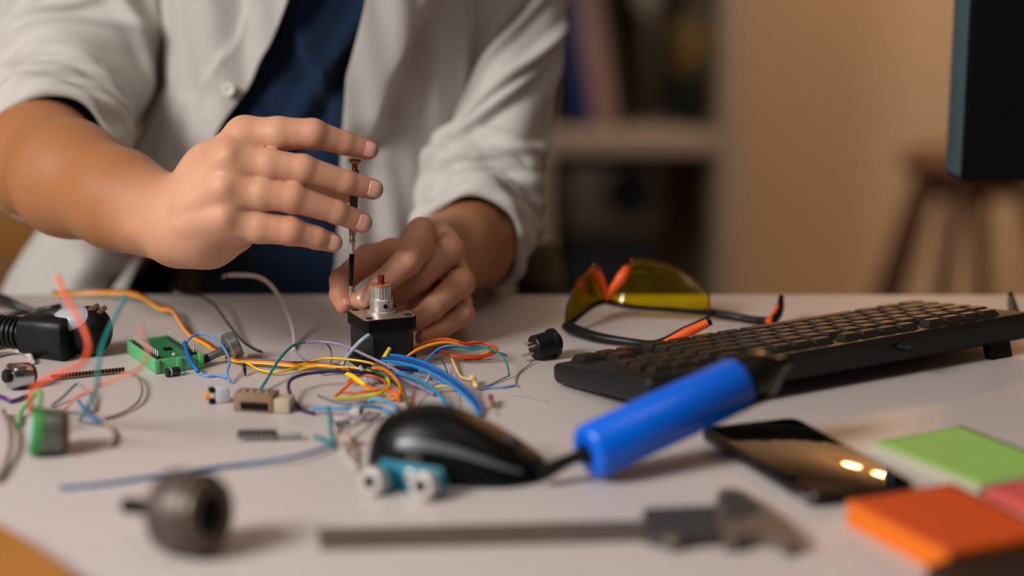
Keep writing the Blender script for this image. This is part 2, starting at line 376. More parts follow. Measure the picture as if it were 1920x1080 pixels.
    b = MB(); b.box((0.205, 4.36, 0.4), (0.19, 0.22, 0.135), bev=.004); part('cabinet', b, mat('speaker_brown', (66, 52, 34), 0.6, var=.15, scale=30), s)
    b = MB(); b.lathe((0.238, 4.25, 0.415), (0, -1, 0), [(0, .052), (.004, .052), (.008, .047), (.004, .04), (-.001, .02), (.003, .012), (.004, 0)], 32); part('driver', b, M_BLACKM, s, label='round black driver')
    g = empty('black_bag', 'black rounded bag filling the bottom of the lower cube under the speaker', 'bag', (0.19, 4.36, zf))
    b = MB(); b.ell((0.193, 4.37, zf + .143), (0.108, 0.145, 0.142), nu=32, nv=18, p=.62); part('body', b, fabric('bag_cloth', (12, 12, 13), .9), g)
    b = MB(); b.tube([(0.13, 4.22, zf + .20), (0.15, 4.205, zf + .12), (0.21, 4.20, zf + .10), (0.25, 4.205, zf + .13), (0.265, 4.22, zf + .2)], .006, 8, 8); part('handle', b, M_BLACKM, g)
bookcase()

def stool():
    D = 4.35; x = 0.925; y = 4.27
    t = empty('wooden_stool', 'brown wooden stool with splayed legs in front of the beige wall', 'stool', (x, y, 0))
    b = MB(); b.lathe((x, y, .455), (0, 0, 1), [(0, .12), (.006, .135), (.03, .138), (.036, .13), (.034, .0)], 36); part('seat', b, M_WOOD, t)
    for sx, sy, wx in ((-1, -.75, .0), (-.38, -1, 0), (.9, -.6, 0), (.35, 1, 0), (-.55, .9, 0)):
        b = MB(); b.tube([(x + sx * .105, y + sy * .09, .456), (x + sx * .185, y + sy * .13, .22), (x + sx * .26, y + sy * .165, 0.0)], [.021, .019, .016], 12, 4); part('leg', b, M_WOOD, t)
    b = MB(); b.box((x - .0, y - .03, .43), (.17, .03, .05), bev=.003); part('apron', b, M_WOOD, t)
stool()

def lamps():
    for i, (x, lab) in enumerate(((0.915, 'warm glowing globe bulb hanging above the shelf side'), (1.10, 'warm glowing globe bulb hanging nearer the stool'))):
        p = np.array([x, 4.85, 1.79 + .085 * i]); t = empty('pendant_lamp', lab, 'lamp', p, group='pendant bulbs by the wall')
        b = MB(); b.ell(p, (.044, .044, .052), nu=20, nv=12); part('bulb', b, mat('bulb_glow', (255, 170, 60), .4, var=0, emit=((255, 150, 16), 4.5)), t)
        b = MB(); b.lathe(p + [0, 0, .048], (0, 0, 1), [(0, .014), (.035, .014), (.04, .006)], 16); part('socket', b, M_BLACKM, t)
        b = MB(); b.tube([p + [0, 0, .06], p + [0, 0, .85]], .0025, 6); part('cord', b, M_BLACKM, t)
        l = bpy.data.lights.new('bulb_light', 'POINT'); l.energy = 5.0; l.color = (1, .58, .24); l.shadow_soft_size = .06
        lo = bpy.data.objects.new('bulb_light', l); COL.objects.link(lo); lo.location = p + [0, -.12, 0]
lamps()

def back_chairs():
    # the black chair the person sits on
    x, y = CX, 2.10
    W = mat('chair_wood', (140, 92, 34), .5, var=.3, scale=14, stretch=(5, 5, 1)); BF = fabric('chair_cloth', (6, 6, 7), .9, 900, .2)
    t = empty('office_chair', 'black padded office chair the person sits on, one armrest showing above the desk', 'chair', (x, y, 0))
    b = MB(); b.ell((x, y, .405), (.20, .22, .04), nu=32, nv=14, p=.55); part('seat', b, BF, t)
    b = MB(); b.ell((x - .043, y + .20, .83), (.196, .035, .34), nu=40, nv=26, p=.4); part('backrest', b, BF, t)
    b = MB(); b.tube([(x, y + .12, .40), (x, y + .24, .44), (x, y + .235, .62)], .02, 12); part('back_bar', b, M_BLACKM, t)
    for sx in (-1, 1):
        ax_ = x + sx * .192; b = MB(); b.ell((ax_, y - .08, .722), (.024, .13, .020), nu=24, nv=14, p=.75); a_ = part('armrest', b, M_BLACKM, t)
        b = MB(); b.tube([(ax_, y - .06, .71), (ax_ + sx * .03, y - .05, .55), (ax_ - sx * .02, y - .03, .44)], .014, 10); part('arm_bracket', b, M_BLACKM, a_)
    b = MB(); b.cyl((x, y, .08), (x, y, .43), .024); part('column', b, M_BLACKM, t)
    for i in range(5):
        a = i * 1.2566 + .3; b = MB(); e = (x + .27 * math.cos(a), y + .27 * math.sin(a), .05)
        b.tube([(x, y, .09), e], [.024, .014], 8); o = part('leg', b, M_BLACKM, t)
        b = MB(); b.cyl((e[0] - .012, e[1], .024), (e[0] + .012, e[1], .024), .024, n=16); part('caster', b, M_BLACKM, o)
    # wooden shelf stack behind left
    t = empty('wooden_crate', 'honey brown slatted wooden crate standing behind the bare forearm', 'crate', (-.62, 2.62, 0))
    for k in range(5):
        b = MB(); b.box((-.62, 2.5, .07 + k * .155), (.30, .018, .10), bev=.004); part('slat', b, W, t)
        b = MB(); b.box((-.62, 2.76, .07 + k * .155), (.30, .018, .10), bev=.004); part('slat', b, W, t)
    for sx in (-.13, .13):
        for yy in (2.52, 2.74): b = MB(); b.box((-.62 + sx, yy, .37), (.026, .022, .74), bev=.003); part('post', b, W, t)
back_chairs()

# ------------------------------------------------------------------ the person
def torso_c(z): return 2.005 - 0.07 * np.clip((np.asarray(z) - 0.75) / 0.4, -.2, 1.2)
def person():
    t = empty('person', 'person in an open pale linen shirt over a navy t-shirt turning a small screwdriver', 'person', (CX, 2.0, 0))
    J = lambda u, v, d, r: (Pd(u, v, d), r * d / FPX)
    def chain(js, k=.004):
        js = [J(*j) for j in js]; return union([rcone(a[0], b[0], a[1], b[1]) for a, b in zip(js, js[1:])], k)
    flush = []                                                     # (point, radius, amount) of redder skin
    nails = []
    # ---- right hand (on the left of the picture): back of the hand to the camera, fingers along the screwdriver
    R = {'index': [(462, 254, 1.588, 34), (522, 251, 1.584, 32), (586, 251, 1.586, 28), (645, 268, 1.596, 22), (691, 281, 1.604, 18.5)],
         'middle': [(432, 300, 1.576, 33), (505, 309, 1.574, 30), (568, 317, 1.576, 26.5), (648, 341, 1.588, 22.5), (699, 355, 1.598, 20)],
         'ring': [(428, 355, 1.576, 33), (490, 363, 1.573, 30.5), (548, 371, 1.575, 28), (632, 398, 1.587, 22), (678, 417, 1.598, 20)],
         'little': [(425, 412, 1.582, 33), (486, 425, 1.580, 31), (545, 433, 1.581, 27), (594, 446, 1.588, 21), (624, 455, 1.594, 18.5)]}
    fingers = [chain(v, .003) for v in R.values()]
    for kx, n in enumerate(R):
        v = R[n]; P = [J(*q) for q in v]
        flush += [(P[2][0], .013, .36), (P[0][0], .014, .2), (P[3][0], .009, .25), (P[4][0], .011, .6)]
        nails.append((P[3][0], P[4][0], P[4][1], np.array([0.10, -1.0, 0.22]), n))
    knuck = union([ellip(J(u, v, d, 1)[0], np.array([r, r, r * .8]) * d / FPX) for u, v, d, r in
                   ((458, 246, 1.585, 25), (424, 288, 1.573, 24), (420, 350, 1.572, 24), (424, 408, 1.578, 24), (586, 249, 1.584, 21), (568, 314, 1.575, 20), (548, 368, 1.574, 20), (545, 431, 1.580, 19))], .010)
    rF = union(fingers, .0016)
    palm = union([chain([(345, 372, 1.622, 40), (400, 312, 1.604, 37), (458, 256, 1.594, 33)], .01), chain([(330, 395, 1.615, 44), (385, 340, 1.592, 38), (430, 300, 1.577, 33)], .01),
                  chain([(330, 420, 1.612, 44), (385, 385, 1.590, 38), (428, 353, 1.575, 33)], .01), chain([(328, 440, 1.612, 42), (380, 425, 1.592, 40), (425, 410, 1.580, 32)], .01),
                  chain([(345, 448, 1.625, 46), (395, 450, 1.612, 47), (440, 434, 1.604, 40)], .01), chain([(400, 330, 1.60, 36), (410, 390, 1.598, 38)], .01), chain([(360, 400, 1.65, 44), (440, 350, 1.63, 34)], .01)], .022)
    thumb = chain([(375, 385, 1.655, 40), (455, 360, 1.662, 33), (540, 352, 1.660, 27), (600, 354, 1.655, 26), (648, 360, 1.648, 22)], .004)
    forearm = chain([(330, 415, 1.625, 66), (285, 400, 1.64, 72), (225, 375, 1.665, 86), (130, 335, 1.715, 102), (75, 300, 1.78, 102), (70, 250, 1.86, 94), (100, 185, 1.90, 90), (130, 110, 1.93, 88), (168, 20, 1.95, 80), (205, -120, 1.98, 82)], .02)
    ulna = ellip(J(268, 428, 1.612, 1)[0], np.array([26, 20, 20]) * 1.6 / FPX)
    tendons = union([chain([(352, 352, 1.590, 6), (428, 290, 1.562, 7)]), chain([(345, 387, 1.581, 6), (418, 350, 1.561, 7)]), chain([(345, 422, 1.581, 6), (420, 408, 1.566, 7)])], .003)
    # ---- left hand (on the right of the picture) pinching the motor corner
    L = {'index': [(785, 446, 1.70, 33), (782, 462, 1.672, 31), (764, 490, 1.645, 27), (716, 530, 1.640, 22), (680, 562, 1.639, 18.5)],
         'middle': [(815, 442, 1.740, 30), (832, 456, 1.715, 29), (843, 472, 1.694, 27), (786, 520, 1.672, 24.5), (740, 558, 1.664, 20)],
         'ring': [(835, 492, 1.745, 28), (852, 512, 1.715, 27), (862, 532, 1.690, 26), (811, 577, 1.666, 23), (780, 603, 1.653, 19)],
         'little': [(845, 548, 1.745, 26), (860, 570, 1.715, 24), (866, 589, 1.692, 22), (822, 619, 1.671, 19.5), (795, 634, 1.657, 17)]}
    lfing = union([chain(v, .003) for v in L.values()], .0008)
    for n, v in L.items():
        P = [J(*q) for q in v]; flush += [(P[2][0], .014, .5), (P[0][0] + np.array([.003, -.012, .008]), .014, .3), (P[4][0], .011, .55)]
    P = [J(*q) for q in L['index']]; nails.append((P[3][0], P[4][0], P[4][1], np.array([0.42, -1.0, 0.42]), 'index'))
    lk = union([ellip(J(u, v, d, 1)[0], np.array([r, r, r]) * d / FPX) for u, v, d, r in ((790, 434, 1.685, 28), (845, 470, 1.690, 26), (864, 530, 1.686, 25), (867, 587, 1.689, 21), (768, 486, 1.637, 22))], .003)
    lthumb_j = [(790, 490, 1.725, 36), (735, 478, 1.70, 30), (690, 486, 1.680, 27), (642, 526, 1.652, 23), (640, 552, 1.645, 21), (645, 572, 1.641, 17)]
    lthumb = chain(lthumb_j, .004); P = [J(*q) for q in lthumb_j]; flush += [(P[-1][0], .012, .6), (P[-3][0], .012, .4)]
    nails.append((P[-3][0], P[-1][0], P[-1][1], np.array([0.75, -0.75, 0.2]), 'thumb'))
    lpalm = union([chain([(862, 462, 1.80, 56), (830, 448, 1.765, 40), (798, 438, 1.715, 31)], .01), chain([(862, 466, 1.80, 54), (835, 456, 1.77, 38), (815, 444, 1.742, 29)], .01),
                   chain([(862, 474, 1.80, 54), (845, 495, 1.775, 36), (835, 494, 1.748, 27)], .01), chain([(862, 480, 1.80, 52), (850, 530, 1.78, 34), (845, 550, 1.748, 24)], .01),
                   chain([(840, 480, 1.78, 50), (780, 490, 1.735, 36)], .01), chain([(820, 520, 1.750, 36), (772, 540, 1.715, 28), (752, 568, 1.700, 20)], .01), chain([(830, 570, 1.75, 32), (805, 592, 1.705, 20)], .01)], .014)
    lfore = chain([(866, 466, 1.79, 60), (878, 466, 1.83, 74), (884, 448, 1.865, 76), (898, 400, 1.895, 66), (922, 300, 1.915, 52), (952, 180, 1.93, 42), (978, 40, 1.955, 44), (995, -110, 2.0, 46)], .02)
    hairdummy = None
    right = lambda Pn: None
    def body_f(Pn):
        return None
    hand_r = union([palm, thumb, ulna, forearm, tendons], .012)
    def fr(P):
        d = hand_r(P); lo, hi = P.min(0), P.max(0); c = (lo + hi) / 2; rr = np.linalg.norm(hi - lo) / 2
        if np.linalg.norm(rF.c - c) < rF.R + rr + .03: d = smin(d, smin(rF(P), knuck(P), .006), .010)
        return d
    fr.c, fr.R = hand_r.c, hand_r.R + .1
    hand_l = union([lpalm, lfore], .014)
    def fl(P):
        d = hand_l(P); lo, hi = P.min(0), P.max(0); c = (lo + hi) / 2; rr = np.linalg.norm(hi - lo) / 2
        if np.linalg.norm(lfing.c - c) < lfing.R + rr + .03:
            d = smin(d, smin(lfing(P), lk(P), .004), .005); d = smin(d, lthumb(P), .006)
        return d
    fl.c, fl.R = hand_l.c, hand_l.R + .1
    V1, Q1 = mesh_sdf(fr, (-.475, 1.50, .80), (-.055, 2.08, 1.17), .0014)
    V2, Q2 = mesh_sdf(fl, (-.150, 1.52, .752), (.10, 2.12, 1.16), .0014)
    # torso, neck and head (mostly under the clothes and above the frame), coarse
    tz = lambda z: float(torso_c(z)); hx, hy, hz = CX, 1.895, 1.50
    tor = union([ellip((CX, tz(.62), .62), (.115, .085, .14)), ellip((CX, tz(.8), .80), (.110, .076, .2)), ellip((CX, tz(1.03), 1.03), (.112, .078, .19)),
                 rcone((CX - .11, 1.975, 1.165), (CX + .11, 1.975, 1.165), .036, .036),
                 rcone((CX - .12, 1.98, 1.165), tuple(Pd(205, -110, 1.985)), .036, .036), rcone((CX + .11, 1.98, 1.165), tuple(Pd(996, -110, 2.0)), .034, .032)], .02)
    hd = union([ellip((hx, hy + .012, hz + .03), (.076, .094, .098)), ellip((hx, hy - .025, hz - .055), (.055, .062, .062)), ellip((hx, hy - .06, hz - .10), (.026, .024, .02)),
                rcone((CX, 1.945, 1.20), (hx, hy + .03, hz - .06), .058, .055)], .03)
    feat = union([rcone((hx, hy - .082, hz + .02), (hx, hy - .106, hz - .022), .008, .012), ellip((hx - .011, hy - .094, hz - .026), (.009, .010, .008)), ellip((hx + .011, hy - .094, hz - .026), (.009, .010, .008)),
                  rcone((hx - .045, hy - .068, hz + .036), (hx - .014, hy - .084, hz + .036), .006, .007), rcone((hx + .045, hy - .068, hz + .036), (hx + .014, hy - .084, hz + .036), .006, .007),
                  rcone((hx - .019, hy - .080, hz - .056), (hx + .019, hy - .080, hz - .056), .005, .005), rcone((hx - .016, hy - .080, hz - .066), (hx + .016, hy - .080, hz - .066), .0055, .0055),
                  ellip((hx - .079, hy + .012, hz), (.008, .018, .031)), ellip((hx + .079, hy + .012, hz), (.008, .018, .031)),
                  ellip((hx - .031, hy - .071, hz + .012), (.013, .011, .010)), ellip((hx + .031, hy - .071, hz + .012), (.013, .011, .010))], .004)
    whole = union([tor, hd], .03)
    ff = lambda P: smin(whole(P), feat(P), .010)
    V3, Q3 = mesh_sdf(ff, (-.46, 1.74, .46), (.12, 2.2, 1.66), .0055)
    V = np.concatenate([V1, V2, V3]); Q = np.concatenate([Q1, Q2 + len(V1), Q3 + len(V1) + len(V2)])
    me = sdf_object('body', V - np.array(MW[t].translation), Q); me.materials.append(skin_material())
    n12 = len(V1) + len(V2); fl_a = np.zeros(len(V)); 
    for p, r, a in flush: fl_a[:n12] = np.maximum(fl_a[:n12], a * np.exp(-((V[:n12] - p) ** 2).sum(1) / (r * r)))
    wr = Pd(315, 412, 1.62); wl = Pd(868, 466, 1.78)
    tan = np.zeros(len(V)); dr = wr - Pd(150, 345, 1.70); dr /= np.linalg.norm(dr)
    tan[:len(V1)] = np.clip(.35 - ((V1 - wr) @ dr) / .07, 0, 1); tan[len(V1):n12] = np.clip(.25 + (V2[:, 1] - wl[1] + .03) / .06, 0, 1)
    for nm, a in (('flush', fl_a), ('tan', tan)):
        at = me.attributes.new(nm, 'FLOAT', 'POINT'); at.data.foreach_set('value', a.astype(np.float32))
    b = bpy.data.objects.new('body', me); COL.objects.link(b); b.parent = t
    NM = mat('nail', (216, 164, 146), .24, var=.03, coat=.25)
    for dip, tip, r, n, nm in nails:
        ax = tip - dip; ax /= np.linalg.norm(ax); n = n / np.linalg.norm(n); n = n - ax * n.dot(ax); n /= np.linalg.norm(n); s_ = np.cross(ax, n); m = MB(); G = []
        for j in range(13):
            w = -1 + 2 * j / 12; row = []; tt = (-.12 + w * .66) * r
            hw = math.sqrt(max(0, 1 - abs(w) ** (5 if w > 0 else 3) * .55))
            for i in range(11):
                a = (-1 + i / 5) * math.radians(47) * hw
                Rr = (math.sqrt(r * r - (tt * .92) ** 2) if tt > 0 else r) * 1.012 + .0004 - .0005 * max(0, -w); row.append(tip + ax * tt + (s_ * math.sin(a) + n * math.cos(a)) * Rr)
            G.append(row)
        m.grid(np.array(G)); o = part('nail', m, NM, t); sm = o.modifiers.new('t', 'SOLIDIFY'); sm.thickness = .0006; sm.offset = 0
    # hair and eyes (above the frame)
    for sx in (-1, 1):
        m = MB(); m.ell((hx + sx * .031, hy - .079, hz + .013), (.0085, .006, .0055)); part('eye', m, mat('eye_white', (210, 205, 200), .2, var=0), t)
    fh = union([ellip((hx, hy + .026, hz + .06), (.086, .098, .090))], .01)
    hf = lambda P: ssub(fh(P), ellip((hx, hy - .10, hz - .03), (.085, .075, .115))(P), .02) + .0015 * np.sin(P[:, 0] * 420) * np.sin(P[:, 1] * 260)
    Vh, Qh = mesh_sdf(hf, (-.3, 1.76, 1.40), (-.03, 2.06, 1.68), .005); mh = sdf_object('hair', Vh - np.array(MW[t].translation), Qh); mh.materials.append(mat('hair_dark', (38, 26, 18), .6, var=.3, scale=120, stretch=(6, 1, 1))); o = bpy.data.objects.new('hair', mh); COL.objects.link(o); o.parent = t

    # ---- t-shirt: closed tube around the torso with soft folds
    def wob(th, z, s):
        return np.sin(3.1 * th + 9 * z + s) * .5 + np.sin(7.3 * th - 23 * z + 2 * s) * .3 + np.sin(17 * z + 2.3 * s - 2 * th) * .35
    Z = np.linspace(.50, 1.235, 90); TH = np.linspace(-math.pi, math.pi, 121)[:-1]; G = []
    for z in Z:
        k = 1 if z < 1.14 else math.sqrt(max(.05, 1 - ((z - 1.14) / .115) ** 2)); a = (.132 + .008 * math.cos((z - .6) * 8)) * (1 - .2 * min(1, max(0, (z - 1.0) / .08))) * k + .05 * (1 - k) * 0; bb = (.108 - .02 * min(1, max(0, (z - 1.0) / .1))) * max(k, .55)
        fold = .004 * wob(TH, z, 1.3) + .010 * np.maximum(0, np.sin((TH * .17 * 60 + (z - .9) * 42))) ** 3 * np.exp(-(TH / .9) ** 2)
        xl = CX + a * np.sin(TH); gx = -.155 + (z - .93) * .65; fr_ = (np.cos(TH) > 0) * np.clip((z - .80) / .06, 0, 1)
        fold = fold + fr_ * (.007 * np.exp(-((xl - gx + .014) / .010) ** 2) - .008 * np.exp(-((xl - gx - .006) / .011) ** 2) + .004 * np.exp(-((xl - gx + .045) / .012) ** 2))
        G.append(np.stack([CX + (a + fold) * np.sin(TH), torso_c(z) - (bb + fold) * np.cos(TH), np.full(len(TH), z)], 1))
    m = MB(); m.grid(np.array(G), cv=True); o = part('t_shirt', m, fabric('navy_jersey', (11, 34, 62), .9, 1400, .15), t, label='navy crew t-shirt')
    # ---- trousers
    leg = []
    for sx in (-1, 1):
        kx = CX + sx * .13; leg += [rcone((CX + sx * .085, 2.02, .55), (kx, 1.60, .555), .080, .064), rcone((kx, 1.60, .55), (kx + sx * .01, 1.64, .10), .062, .050)]
    tf = union(leg + [ellip((CX, 2.02, .57), (.175, .125, .10))], .03)
    Vt, Qt = mesh_sdf(tf, (-.55, 1.45, .03), (.22, 2.22, .72), .008); mt = sdf_object('trousers', Vt - np.array(MW[t].translation), Qt); mt.materials.append(fabric('dark_denim', (18, 22, 32), .9, 900, .2)); o = bpy.data.objects.new('trousers', mt); COL.objects.link(o); o.parent = t
    for sx in (-1, 1):
        m = MB(); m.ell((CX + sx * .14, 1.585, .042), (.046, .135, .042), nu=24, nv=12, p=.75); part('shoe', m, M_BLACKM, t)

    # ---- open shirt: two front panels that go round to the back
    zc = lambda v: Pd(600, v, 1.90)[2]
    # t-shirt edge columns of the photo, row -> column
    eL = np.array([(-120, 600), (0, 550), (70, 520), (130, 482), (200, 442), (240, 420), (300, 388), (400, 325), (475, 276), (547, 238), (640, 190)], float)
    eR = np.array([(-120, 715), (0, 690), (70, 672), (130, 655), (240, 645), (430, 632), (500, 624), (550, 616), (640, 606)], float)
    def edge_x(tab, z):
        zz = np.array([zc(v) for v in tab[:, 0]]); xx = (tab[:, 1] - 960) / FPX * 1.885; o = np.argsort(zz); return np.interp(z, zz[o], xx[o])
    lin_m = fabric('linen', (190, 184, 178), .85, 1100, .35)
    linL = lin_m
    sh = MB(); Z = np.linspace(.64, 1.215, 116)
    for side in (-1, 1):
        G = []
        for z in Z:
            k = 1 if z < 1.13 else math.sqrt(max(.04, 1 - ((z - 1.13) / .115) ** 2))
            a0 = .138 * k; fl_ = np.interp(z, [.64, .73, .80, .86, .92], [.36, .31, .262, .188, .158])
            a = a0 if side > 0 else min(fl_, fl_) * k
            bb = .131 * max(k, .5); xe = float(edge_x(eL if side < 0 else eR, z)); s0 = max(-.999, min(.999, (xe - CX) / a)); t0 = math.asin(s0)
            q = np.linspace(0, 1, 110) ** 1.25; th = t0 + (side * math.pi * 1.0 - t0) * q
            x = a * np.sin(th); X = CX + x
            off = .0052 * wob(th, z, .4 + side) + .0034 * np.sin(24 * th + 11 * z + side) * np.sin(9 * z + 3 * th)
            if side < 0:
                sd = -(X - xe)                                      # distance from the edge, towards the sleeve
                off += .0022 * np.exp(-((sd - .035) / .004) ** 2) + .0035 * (sd < .034) * 1.0
                off += .010 * np.exp(-((X - (-.262 - .07 * (z - .95))) / .018) ** 2) * np.clip((z - .82) / .08, 0, 1) - .007 * np.exp(-((X - (-.228 - .05 * (z - .95))) / .016) ** 2) * np.clip((z - .80) / .1, 0, 1)
                # tail folds below the forearm
                g0 = np.interp(z, [.70, .735, .775, .80], [-.402, -.385, -.352, -.33]); w = np.clip((.86 - z) / .05, 0, 1)
                off += w * (-.055 * np.exp(-((X - g0) / .0125) ** 2) + .008 * np.exp(-((X - g0 - .03) / .014) ** 2))
            else:
                sd = X - xe
                wl_ = np.interp(z, [.70, .86, .885, .95, .99, 1.01, 1.2], [.0, .0, .026, .040, .044, .046, .05])     # lapel width
                amp = np.clip((z - .86) / .04, 0, 1) * .018
                off += amp * np.where(sd < wl_, .35 + .65 * np.clip(sd / np.maximum(wl_, 1e-4), 0, 1), np.exp(-(sd - wl_) / .003)) - amp * .55 * np.exp(-((sd - wl_ - .014) / .012) ** 2)
                off += .006 * np.exp(-((X - (-.06 - .22 * (z - .95))) / .02) ** 2)
            G.append(np.stack([X + off * np.sin(th) * .8, torso_c(z) - (bb + off) * np.cos(th), np.full(len(th), z)], 1))
        sh.grid(np.array(G))
    # ---- sleeves
    def sleeve(path, rad, seed, ridges, n=128, m_=260):
        P = catmull(np.array([np.array(q) if abs(q[0]) < 2 else Pd(*q) for q in path]), 24); s = np.concatenate([[0], np.cumsum(np.linalg.norm(np.diff(P, axis=0), axis=1))]); s /= s[-1]
        tt = np.linspace(0, 1, m_); C = np.stack([np.interp(tt, s, P[:, i]) for i in range(3)], 1); T = np.gradient(C, axis=0); T /= np.linalg.norm(T, axis=1)[:, None]
        rr = np.interp(tt, np.linspace(0, 1, len(rad)), rad); G = []; A = np.linspace(0, 2 * math.pi, n, endpoint=False)
        Ws = [None] * m_; w = np.array([1.0, 0, 0])
        for i in range(m_ - 1, -1, -1): w = w - T[i] * w.dot(T[i]); w = w / np.linalg.norm(w); Ws[i] = w
        for i in range(m_):
            f = np.cross(T[i], Ws[i]); w = -Ws[i]                      # angle 0 faces the camera, then up
            A2 = (A + math.pi) % (2 * math.pi) - math.pi
            o = .0025 * (np.sin(3 * A2 + 26 * tt[i] + seed) + .6 * np.sin(5 * A2 - 41 * tt[i] + 2 * seed))
            wrap = np.clip((math.pi - np.abs(A2)) / .5, 0, 1)
            for a0, t0, sl, wd, am in ridges:
                dd = (tt[i] - t0) - sl * (A2 - a0); o = o + 1.6 * am * np.exp(-(dd / wd) ** 2) * np.exp(-((A2 - a0) / 1.3) ** 2) * wrap
            G.append(C[i] + (f * np.cos(A)[:, None] + w * np.sin(A)[:, None]) * (rr[i] + o)[:, None])
        return np.array(G), C, T, rr
    rs = [(.5, .28, .12, .02, .006), (.9, .40, .16, .018, .007), (.7, .52, .10, .018, .007), (.9, .60, .14, .014, .010), (.9, .665, .10, .012, -.008), (.4, .72, .06, .016, .006), (1.0, .75, .10, .012, .009), (-.9, .55, -.12, .02, .008), (-.9, .63, -.1, .016, .007), (1.2, .46, .2, .014, -.006)]
    G1, C1, T1, r1 = sleeve([(CX - .045, 1.99, 1.185), (CX - .135, 1.985, 1.175), (206, -95, 1.975), (172, 20, 1.95), (142, 110, 1.93), (116, 185, 1.90), (96, 245, 1.855), (98, 292, 1.795)], [.040, .064, .066, .059, .057, .062, .064, .060, .054], .7, rs)
    ls = [(-.5, .30, .12, .02, .008), (-.2, .42, .14, .016, .009), (.2, .50, .16, .014, .010), (-.4, .58, .12, .014, .008), (.5, .64, .1, .014, -.008), (-.2, .70, .10, .014, .010), (.3, .78, .10, .012, .009), (-.6, .82, .05, .012, .006)]
    G2, C2, T2, r2 = sleeve([(CX + .045, 1.99, 1.185), (CX + .13, 1.985, 1.172), (998, -110, 1.995), (980, 40, 1.955), (954, 180, 1.93), (924, 300, 1.915), (898, 398, 1.89), (884, 448, 1.845)], [.040, .062, .056, .042, .035, .038, .043, .045, .044], 2.1, ls)
    sh.grid(G1, cv=True); sh.grid(G2, cv=True)
    so = part('shirt', sh, lin_m, t, label='open pale linen shirt with rolled sleeves', smooth=0); so.data.shade_smooth(); md = so.modifiers.new('thickness', 'SOLIDIFY'); md.thickness = .0018; md.offset = 0
    # rolled cuffs: two overlapping bands at the end of each sleeve
    for G, C, T, rr, sd in ((G1, C1, T1, r1, 1), (G2, C2, T2, r2, 2)):
        for bnd, (i0, i1, ex) in enumerate(((-58, -1, .0045), (-45, -1, .0085))):
            rows = []; n = G.shape[1]; A = np.linspace(0, 2 * math.pi, n, endpoint=False)
            K = 30
            for j in range(K + 1):
                f = j / K; i = int(round((len(C) + i0) + (i1 - i0) * f)); ctr = C[i] + T[i] * (.006 * bnd * f)
                base = G[i] - C[i]; L_ = np.linalg.norm(base, axis=1)[:, None]
                roll = math.sqrt(max(0, 1 - (2 * f - 1) ** 8)); rip = .0022 * np.sin(4 * A + 14 * f + sd + bnd) + .0016 * np.sin(9 * A - 20 * f + sd)
                rows.append(ctr + base / L_ * (L_ + ((ex + rip) * roll)[:, None] - .001))
            m = MB(); m.grid(np.array(rows), cv=True); o = part('cuff', m, lin_m, so, smooth=0); o.data.shade_smooth(); md = o.modifiers.new('t', 'SOLIDIFY'); md.thickness = .0016; md.offset = 0
    # buttons
    BM = mat('shirt_button', (214, 208, 196), .3, var=.05)
    for u, v, d in ((512, 8, 1.846), (428, 168, 1.856)):
        p = Pd(u, v, d); m = MB(); m.lathe(p, (-.1, -1, .2), [(-.012, .0052), (0, .0058), (.0012, .0056), (.0016, .0046), (.0010, .0038), (.0010, 0)], 24); part('button', m, BM, so)
        for k in range(4): 
            a = k * 1.571 + .6; m = MB(); q = p + np.array([.0013 * math.cos(a), -.0012, .0013 * math.sin(a)]); m.cyl(q, q + np.array([0, -.0008, 0]), .0005, n=8); part('thread_hole', m, M_BLACKM, so)
    return t
person()

# ------------------------------------------------------------------ things on the desk
def flat(n): n = np.array(n, float); n[2] = 0; return n / np.linalg.norm(n)

